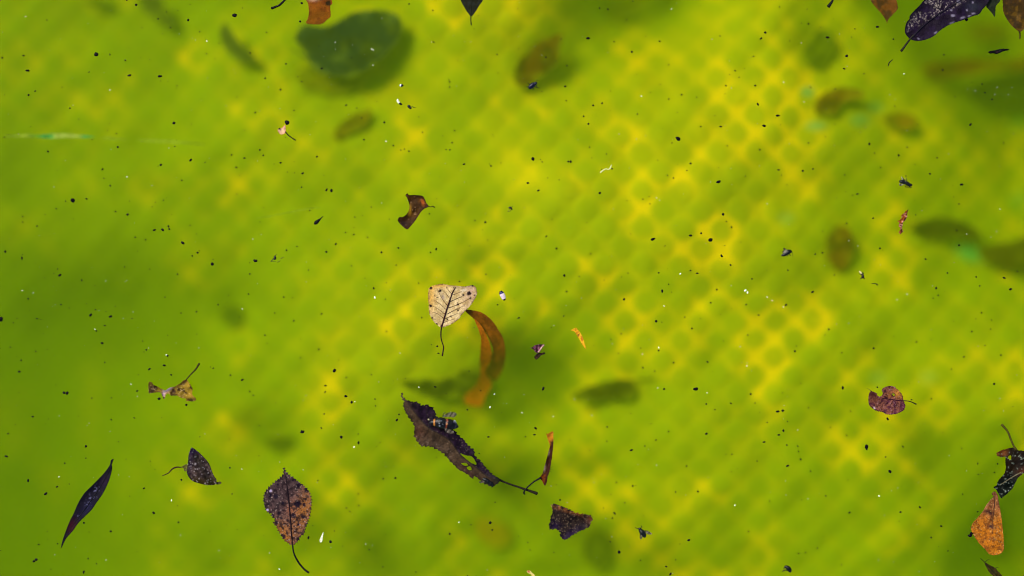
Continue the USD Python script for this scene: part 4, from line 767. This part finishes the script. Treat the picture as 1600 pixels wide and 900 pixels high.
insect('seed', 'white and navy capsule shaped seed right of the pale yellow leaf', 'seed', q([(1320,245),(1340,290),(1365,340),(1385,395)]), [(0, 1.6), (0.2, 3.6), (0.5, 4.0), (0.8, 3.2), (1, 1.4)], stripes=[(0.12, 0.3, (24, 24, 96)), (0.3, 0.86, (240, 216, 222))], z0=0.0009, seed=15)

# ------------------------------------------------------------ specks, read off the photograph square by square: x, y, size, (angle)
BLACK = [
 (A, '850,30,7 988,118,5 1040,74,4 1175,125,7 1468,95,12 1248,198,4 1065,172,4 888,172,3 1015,210,3 1112,65,3 1188,28,3 1515,50,3 293,125,4 148,347,6 14,361,6 601,340,12 687,340,6,90 783,377,5 173,441,11,0 809,471,10,20 1000,477,11,0 557,450,4 1107,535,4 220,569,6,30 178,593,6 388,545,3 437,676,5 1087,769,8 1196,776,3 1595,704,5 683,772,3 727,834,4 27,857,4 53,840,3 192,792,3 575,873,3 671,816,3 1563,331,5 935,372,3 880,360,2 1290,335,4 792,2,4 1368,270,2 28,592,2 492,745,2 1480,607,2 1528,815,2 1004,506,2'),
 (B, '286,20,7 276,134,6 65,202,4 187,399,5 57,489,5 153,560,5 262,480,3 285,510,5,0 411,428,7,20 563,657,7,30 238,690,5,20 957,25,5 1105,65,5 1389,97,3 1110,263,6,-20 1507,340,4 1210,511,5 1210,544,5 1205,497,3 1363,180,2 660,737,4 630,675,4 802,765,6 1040,827,4 1241,816,4 1226,891,5 1018,731,3 675,873,5 1261,379,2 1512,456,3 1167,848,3 1477,842,2 755,634,2 394,288,2 596,361,3 185,858,3 853,135,2'),
 (C_, '474,240,11,0 547,51,5 599,58,5 755,8,4 716,124,4 307,244,4 212,358,5 343,410,5 333,540,6 749,324,6 638,260,4 922,258,5 1300,225,4 1556,241,8,40 1583,203,7 1509,352,5,0 1395,442,6,-35 1419,483,4 1337,535,5 1520,535,6 1060,592,5 980,619,5 1154,608,4 926,527,3 979,405,4 1537,652,8,-60 563,645,6 507,659,6 448,727,5 478,774,6 784,713,4 1180,791,5,20 1304,791,7,0 1575,786,10,-15 1037,866,13 339,629,4 187,572,3 36,54,3 40,305,3 1360,465,3 1268,723,3 1033,702,3 1000,893,4 865,577,3 615,569,2 274,382,3 836,227,3 1452,427,2'),
 (D, '72,43,4 244,57,3 253,149,5 209,145,3 371,234,10,0 136,256,3 543,180,4 684,168,9,0 492,350,8 477,430,7,-20 783,244,5 1099,342,5 1092,437,6 600,460,4 522,232,3 1240,122,9 427,612,3 420,557,4 61,722,10,0 1265,779,9,45 267,547,4 1338,525,5 1356,579,6,0 1400,621,5 1271,514,3 1169,605,4 1446,716,3 934,777,3 792,663,4 358,855,3 253,893,4 633,898,6 1472,893,4 328,170,3 418,776,2'),
 (E, '300,47,6 736,19,6 1191,101,9,45 1005,130,7 988,138,3 1447,68,5 1528,88,7,0 1476,146,6,-30 640,158,7,50 649,214,4 689,260,5 1136,227,5 1281,115,4 1480,313,4 1092,15,4 541,343,6 454,352,12 410,357,4 352,404,5,-30 282,440,4 141,453,4 142,488,5,0 231,513,6,20 722,422,5 798,440,7 1021,352,4 970,364,3 951,392,3 809,357,3 964,538,9,20 1016,537,10,-40 1052,515,6 1058,532,6 845,583,6,0 910,598,4 858,670,3 1141,618,11,-30 1235,679,6 1245,668,3 1201,699,5 1326,750,9 1332,721,3 1594,730,9 33,673,7 137,713,8,90 140,691,3 360,781,4 336,808,3 373,820,10,35 510,852,5 778,768,4 936,782,5,0 1109,814,5 1561,812,5 1561,742,3 1189,508,4 1228,562,3 277,835,3 1241,890,3 357,165,2 592,884,2 1497,197,2 458,468,2'),
 (F, '24,37,5 45,71,5 153,117,6 381,79,6 292,183,8,20 285,270,5 441,286,9,60 471,291,8 336,415,4 720,394,4 665,447,3 611,565,6,20 697,583,4 499,625,7,60 440,674,6 190,664,5 256,640,5,0 784,677,6 890,650,6 1126,657,7,90 1090,677,4 876,757,5,90 597,761,4 328,788,4 1016,870,4 815,867,3 1271,859,4 1369,478,4 1433,489,6 858,9,5 905,38,4 928,32,4 956,45,5 1188,35,4 1212,36,5 1300,126,7,20 1468,137,5 1461,125,3 1531,118,3 1437,814,4 1335,637,3 1448,600,3 1084,436,4 1129,342,2 833,470,3 424,196,3 196,175,3 240,180,3 2,730,7 113,125,2 559,553,4 617,457,4 681,838,2 611,521,2 25,487,2 45,397,2'),
 (G, '131,94,9 189,112,4 178,96,3 352,110,6 367,110,7 485,20,4 590,62,4 99,244,8,0 165,290,7,30 549,307,7 295,224,3 224,212,3 818,345,4 857,328,3 862,374,4 1116,121,6 1093,165,4 971,196,4 1009,212,4 1290,237,12,30 1345,11,4 1549,36,5 1458,201,4 1291,146,3 1320,439,7 1340,484,4 1372,520,5 882,595,12,20 956,637,5,45 1117,572,10,-15 1183,558,6 1241,600,12 1310,699,10,-55 1366,757,6 1115,791,5 1158,808,7,0 1500,843,5 979,877,4 917,805,5 725,807,4 492,686,4 278,653,6 214,577,7,50 327,822,7 420,828,4 742,561,3 468,491,3 250,470,3 911,101,3 719,355,3 1330,635,3 1430,613,3 684,831,2 575,850,2 560,158,3 625,155,5 499,87,2'),
 (Hh, '633,2,5 666,57,4 816,71,6 1057,86,5 1012,186,6 703,147,4 217,167,6 281,156,5 66,162,7,0 83,195,3 480,193,4 118,255,3 528,320,5,0 559,312,7,15 870,20,4 1209,253,10,0 1160,331,3 1193,374,4 923,443,4 657,464,5 491,496,5 341,545,3 1179,541,6,-30 1194,632,6 700,652,6 340,680,5 295,688,5 124,790,5 415,819,4 985,720,6 1122,806,5 1301,831,5 1475,837,8,-10 1558,796,5 1323,887,5 1051,897,5 428,337,3 862,200,4 1155,259,2 919,127,3 485,298,2'),
 (I, '5,194,12 176,67,5 381,104,5 432,125,3 231,192,6,0 255,197,3 83,217,4 106,190,3 65,370,5,-20 223,396,4 132,452,5 120,523,8,0 205,804,7,0 400,654,9 420,656,9 567,168,10,55 597,135,4 662,147,3 691,178,10,0 720,114,3 655,234,6,0 602,268,5 638,345,9,-15 825,191,4 655,465,5 891,332,4 914,387,5 900,400,3 934,507,8,30 1027,483,9,-10 1069,543,6 865,542,3 1048,424,6 858,643,7,30 993,692,8 1164,731,7 697,686,5,20 574,688,5,20 839,812,6,-10 695,822,5 1010,810,3 1228,148,5 1131,156,4 1363,104,5 1429,45,3 1553,37,5 1048,295,3 1498,182,3 1440,545,5 1333,501,6,20 1316,494,3 1514,574,8,30 1561,647,5 1583,670,6,0 1031,57,4 302,819,3 540,98,3 120,653,2 295,383,3 1230,288,3 489,800,2 95,853,3'),
 (J, '736,2,6 173,57,5 228,60,3 409,161,6,30 117,156,4 236,205,5 56,295,5 278,319,3 392,383,5 278,436,4 70,345,3 490,516,10 516,450,3 434,610,7,0 432,650,6,45 564,559,4 721,541,5,30 561,676,8 598,714,8 744,694,5 747,737,4 426,787,5 893,790,5 880,825,7 290,896,10,0 20,860,4 408,875,6,-50 1133,364,6 1096,354,3 1140,408,6,0 1120,618,7,-20 1332,519,4 1404,642,4 1320,761,5 1189,659,3 815,271,4 809,70,4 1510,104,4 1036,185,5,80 122,718,3 933,565,3'),
 (K, '42,187,7,20 323,175,5,45 341,22,5 700,70,7 938,18,9,90 998,26,3 1280,10,5 1463,104,6,30 1241,92,5 901,208,7 937,214,3 1124,253,5 1541,169,6,0 682,286,4 618,322,4 664,408,5,30 804,376,4 916,391,5 1010,466,5 818,498,6,-45 892,520,4 1222,462,7,-30 1474,294,4 1321,331,3 195,628,11,60 1149,631,14,5 951,632,6 1492,663,6 1368,721,6,-30 1214,725,5 1268,760,4 1519,719,4 868,848,3 595,868,5 147,877,9,-40 978,897,4 742,784,3 1080,182,4 1177,190,2 245,246,3 1595,840,4'),
 (Lq, '278,25,8,35 1051,3,6 1064,46,5 1032,64,4 1516,7,9,20 1335,155,5 1299,193,3 1392,257,4 1274,272,5 1397,200,4 1356,358,4 1456,420,5 168,395,6 177,363,3 356,293,4,30 380,258,5 461,405,4 661,377,6 785,301,3 928,337,5 1146,507,4 1413,599,6 1225,430,6,20 467,625,9,90 683,620,5 747,818,9,-60 62,772,10,10 92,767,8 122,834,4 97,892,7 205,595,3 389,872,4 516,770,5,-40 253,748,4 1021,692,4 897,698,6,0 1160,208,3 1019,323,2 1531,742,3 90,655,3 112,106,7,50'),
 (M, '50,10,6,20 40,152,9,-15 176,303,9,90 357,342,7,30 285,385,10,30 537,89,8 537,163,4 405,195,5 740,60,4 433,325,3 788,170,3 939,183,4 968,234,3 524,568,6 692,621,6 557,625,3 899,352,7,30 811,401,3 1133,299,6 960,505,8,-40 1110,460,3 1115,564,5 1437,223,5 1451,387,4 241,703,6,0 226,797,9 211,808,7 551,791,5 603,823,5,-45 523,876,8,70 318,857,3 360,698,4 295,621,3 1482,608,3 1312,620,2 5,741,3 1433,45,3 1249,30,4,30 855,746,2'),
 (N, '290,2,10,0 533,32,8 640,68,9,90 639,12,4 776,66,3 752,91,3 1395,134,4 1453,31,7,0 795,292,5 871,288,6 387,303,4 639,386,4 642,459,4 565,475,5,20 587,497,4 355,585,3 490,618,4 328,661,9,70 466,686,8 809,640,3 708,735,4 793,843,4 1000,875,4 1494,439,4 1211,636,6 1464,568,8 1477,612,5 1344,579,4 542,713,3 766,568,3 17,148,3 1321,898,4 1128,158,3'),
 (O, '140,17,7,0 84,29,4 363,50,3 484,116,3 593,58,4 747,113,9,20 830,88,4 899,50,6,30 1215,11,7 1575,63,8,10 1374,139,4 1337,139,2 1532,182,4 1091,213,5 652,315,4 755,337,6 1022,375,5 1162,372,6 705,442,4 618,390,3 427,282,3 277,329,3 300,425,6 641,508,8,-40 627,539,5 613,686,4 669,751,9 803,803,4 1023,799,4 964,841,7,-20 990,888,10,60 1105,676,9,20 1478,622,4 98,690,4 113,737,4 261,752,4 40,650,3 1370,248,3 1050,700,2 822,523,2 571,475,2'),
 (Pq, '68,18,8,0 118,82,5 186,89,6,-30 190,122,4 204,171,5 122,212,9,20 616,92,11 616,107,6 843,91,6,-40 491,22,4 735,156,5 762,247,9 1311,197,6,70 1435,199,5 1210,103,4 1415,253,4 361,399,5 509,503,7,30 828,501,6 949,470,7,-45 1083,588,7,-20 1020,660,5 1125,743,5,0 309,726,4 234,752,4 190,760,4 459,831,4 819,558,3 1262,648,11 1270,634,8 1310,498,5 10,432,4 266,245,4 1315,265,4 1217,389,4 210,424,3 1065,716,2 500,300,3')]
WHITES = [
 (A, '160,103,6 687,563,6 1293,257,7 1260,628,4 1223,250,3 455,488,2 1473,457,2 1120,212,3'), (B, '722,306,7 733,312,6 731,407,5 495,264,5 497,309,4 813,883,7 677,342,3 424,352,3 602,281,3 458,485,3 150,679,3 473,527,3'),
 (C_, '809,601,6 997,56,6 1250,245,4 40,229,4 1371,550,4 779,868,4 836,848,3 669,838,3'), (D, '447,212,4 208,268,5 98,514,6 850,462,6 1295,567,4 1418,590,4 870,815,4 1502,590,4 225,637,4 762,592,4 1432,545,4'),
 (E, '794,205,6 950,260,4 246,571,4 408,103,4 337,268,4 1580,594,4 661,856,4 793,853,4'), (F, '785,368,5 33,565,4 10,872,4 1258,385,3 1085,185,3'), (G, '1052,811,9 1241,237,4 903,337,5 923,352,4 78,396,3 1595,373,5 622,703,3 1370,885,4'),
 (Hh, '354,760,4 505,605,5 1429,545,4 1450,407,4 1242,563,4 1130,62,3 1030,887,3'), (I, '819,602,6 140,15,6 858,677,4 1243,374,4 1515,131,5 345,105,3 770,190,4 594,258,6 1040,418,7 235,480,3 104,733,3 370,800,3 208,30,5'),
 (J, '743,60,10 1018,620,6 1490,663,6 1463,745,9 900,407,4 1567,722,3 618,710,5 248,610,3 313,672,3'), (K, '1458,15,10 1472,28,10 951,113,6 258,803,6 390,695,5 917,372,8 1468,487,6 911,625,5 1219,655,5 628,348,5 815,413,5 1426,366,5 62,779,6 698,256,3 857,322,3 1595,57,6 500,795,4 262,235,5 75,665,3 71,148,3'),
 (Lq, '27,78,6 96,118,6 870,40,5 807,73,5 505,220,4 1450,690,4 1472,768,4 186,888,4'), (M, '1072,427,9 1128,645,5 1369,741,5 369,280,6 584,284,4 1512,232,4 1477,146,4 343,767,4 765,517,4 663,800,4 473,720,3 740,268,4 1281,12,3'),
 (N, '613,94,9 85,755,6 146,857,7 1268,565,7 727,708,4 686,700,5 812,215,3 870,14,3 468,722,4 295,237,3'), (O, '1393,458,8 904,208,6 586,540,4 345,441,4 854,108,4 530,785,3 513,315,3 360,768,3 363,205,2'), (Pq, '695,400,8 772,367,4 785,810,4 940,315,4 728,520,4 691,800,4 1240,242,5 945,872,4 110,305,4 250,417,4')]
def read(table):
    out = []
    for t, s in table:
        for w_ in s.split():
            k = [float(x) for x in w_.split(',')]
            out.append((t[0] + k[0] / 4, t[1] + k[1] / 4, k[2] / 4, k[3] if len(k) > 3 else None))
    return out
rng = np.random.default_rng(12)
ICO = [trimesh.creation.icosphere(1, 1.0), trimesh.creation.icosphere(2, 1.0)]
def speck_mesh(x, y, r, ang, seed, flat=0.45, zz=0.0002):
    s = ICO[1] if r > 1.6 else ICO[0]; v = np.array(s.vertices)
    v = v * (1 + 0.75 * (meshkit.noise(v * 1.5 + seed * 1.37 + 50, seed % 97) - 0.5))[:, None]
    el = 0.62 if ang is not None else 0.82 + 0.18 * ((seed * 7919) % 100) / 100
    a = math.radians(ang if ang is not None else (seed * 67) % 180)
    v = v * [r * U * 1.12, r * U * el * 1.05, r * U * flat]
    R = np.array([[math.cos(a), -math.sin(a), 0], [math.sin(a), math.cos(a), 0], [0, 0, 1]])
    return v @ R.T + P(x, y, zz), np.array(s.faces)
def joined(ms):
    vs, fs, k = [], [], 0
    for v, f in ms:
        vs.append(v); fs.append(f + k); k += len(v)
    return np.vstack(vs), np.vstack(fs)
black = sorted(read(BLACK), key=lambda s: -s[2]); white = read(WHITES)
MARKS = [(707,478,'pale heart shaped leaf'),(650,328,'crescent brown leaf'),(698,658,'bee'),(137,786,'narrow willow leaf'),(315,722,'folded purple leaf'),(450,790,'saw edged leaf'),(272,608,'crumpled yellow brown scrap'),
 (890,815,'torn dark scrap'),(856,715,'rusty strip'),(1387,627,'round reddish leaf'),(1543,820,'orange triangular leaf'),(1470,35,'squiggled leaf'),(1559,80,'seed pod'),(445,203,'pink petal'),(904,527,'orange scrap'),
 (840,547,'purple scrap'),(1410,347,'twisted rusty scrap'),(503,838,'white husk'),(497,345,'teardrop seed'),(832,132,'small blue black beetle'),(1413,285,'fly with one pale wing'),(1229,393,'humpbacked fly'),
 (1006,832,'shiny fly with spread wings'),(1230,888,'beetle at the bottom edge'),(430,403,'tangled gnat'),(785,461,'capsule shaped seed'),(948,264,'pale filament'),(1347,430,'tiny brown bug'),(624,160,'white larva'),
 (555,75,'huge dark teal leaf'),(737,15,'black leaf base'),(435,5,'long black twig'),(1312,388,'upright brown oval leaf'),(1460,355,'dark olive crescent leaf'),(950,608,'faint leaf with stalk'),
 (360,490,'round dark green leaf'),(1385,10,'red brown leaf tip'),(1555,725,'crumpled black brown leaf'),(1412,190,'faint yellow brown leaf'),(370,70,'sickle shaped grey green leaf'),(555,190,'faint brown leaf'),(1508,390,'turquoise patch'),(1275,80,'dark green oval leaf'),(765,560,'curled orange brown leaf')]
WAYS = ['right', 'lower right', 'below', 'lower left', 'left', 'upper left', 'above', 'upper right']
RANK = ['nearest', 'second nearest', 'third nearest', 'fourth nearest', 'fifth nearest', 'sixth nearest', 'seventh nearest', 'eighth nearest', 'ninth nearest', 'tenth nearest'] + [f'{n}th nearest' for n in range(11, 17)]
def place_labels(sp, kind):
    """Each speck is named by its rank among the specks on one side of a thing one can find."""
    best = [(99, 1e9, None)] * len(sp)
    for mx, my, nm in MARKS:
        s_ = np.array([[x - mx, y - my] for x, y, *_ in sp]); dist = np.hypot(s_[:, 0], s_[:, 1]); way = np.round(np.arctan2(s_[:, 1], s_[:, 0]) / (math.pi / 4)).astype(int) % 8
        for k in range(8):
            ids = np.nonzero(way == k)[0]; ids = ids[np.argsort(dist[ids])]
            for rk, i in enumerate(ids[:16]):
                if (rk + dist[i] / 60, dist[i]) < best[i][:2]:
                    side = WAYS[k] if WAYS[k] in ('above', 'below') else 'to the ' + WAYS[k] + ' of'
                    best[i] = (rk + dist[i] / 60, dist[i], f'{RANK[rk]} {kind} {side} the {nm}')
    return [b[2] or f'{kind} floating on open water' for b in best]
for i, ((x, y, r, a), lb) in enumerate(zip(black[:300], place_labels(black[:300], 'black speck'))):
    m = part('speck', speck_mesh(x, y, r, a, i + 1), M_speck, None, True)
    tag(m.GetPrim(), lb, 'speck', 'black specks floating on the water')
for i, ((x, y, r, a), lb) in enumerate(zip(white, place_labels(white, 'whitish speck'))):
    m = part('pale_speck', speck_mesh(x, y, r * 0.7, (i * 53) % 180, i + 400), M_pale, None, True)
    tag(m.GetPrim(), lb, 'speck', 'whitish specks floating on the water')
tiny = [speck_mesh(x, y, max(r, 0.7), a, i + 700) for i, (x, y, r, a) in enumerate(black[300:])]
for i in range(420):                                                   # dust finer than the ones read off, inside and outside the frame
    tiny.append(speck_mesh(rng.uniform(-300, 1900), rng.uniform(-250, 1150), rng.uniform(0.25, 0.6), None, i + 1500))
m = part('fine_debris', joined(tiny), M_speck, None, True); tag(m.GetPrim(), 'fine dark dust scattered over the water', 'debris', kind='stuff')
m = part('pale_dust', joined([speck_mesh(rng.uniform(-300, 1900), rng.uniform(-250, 1150), rng.uniform(0.25, 0.55), None, i + 2500, zz=-0.001) for i in range(500)]), M_pale, None, True)
tag(m.GetPrim(), 'fine pale dust suspended in the water', 'dust', kind='stuff')
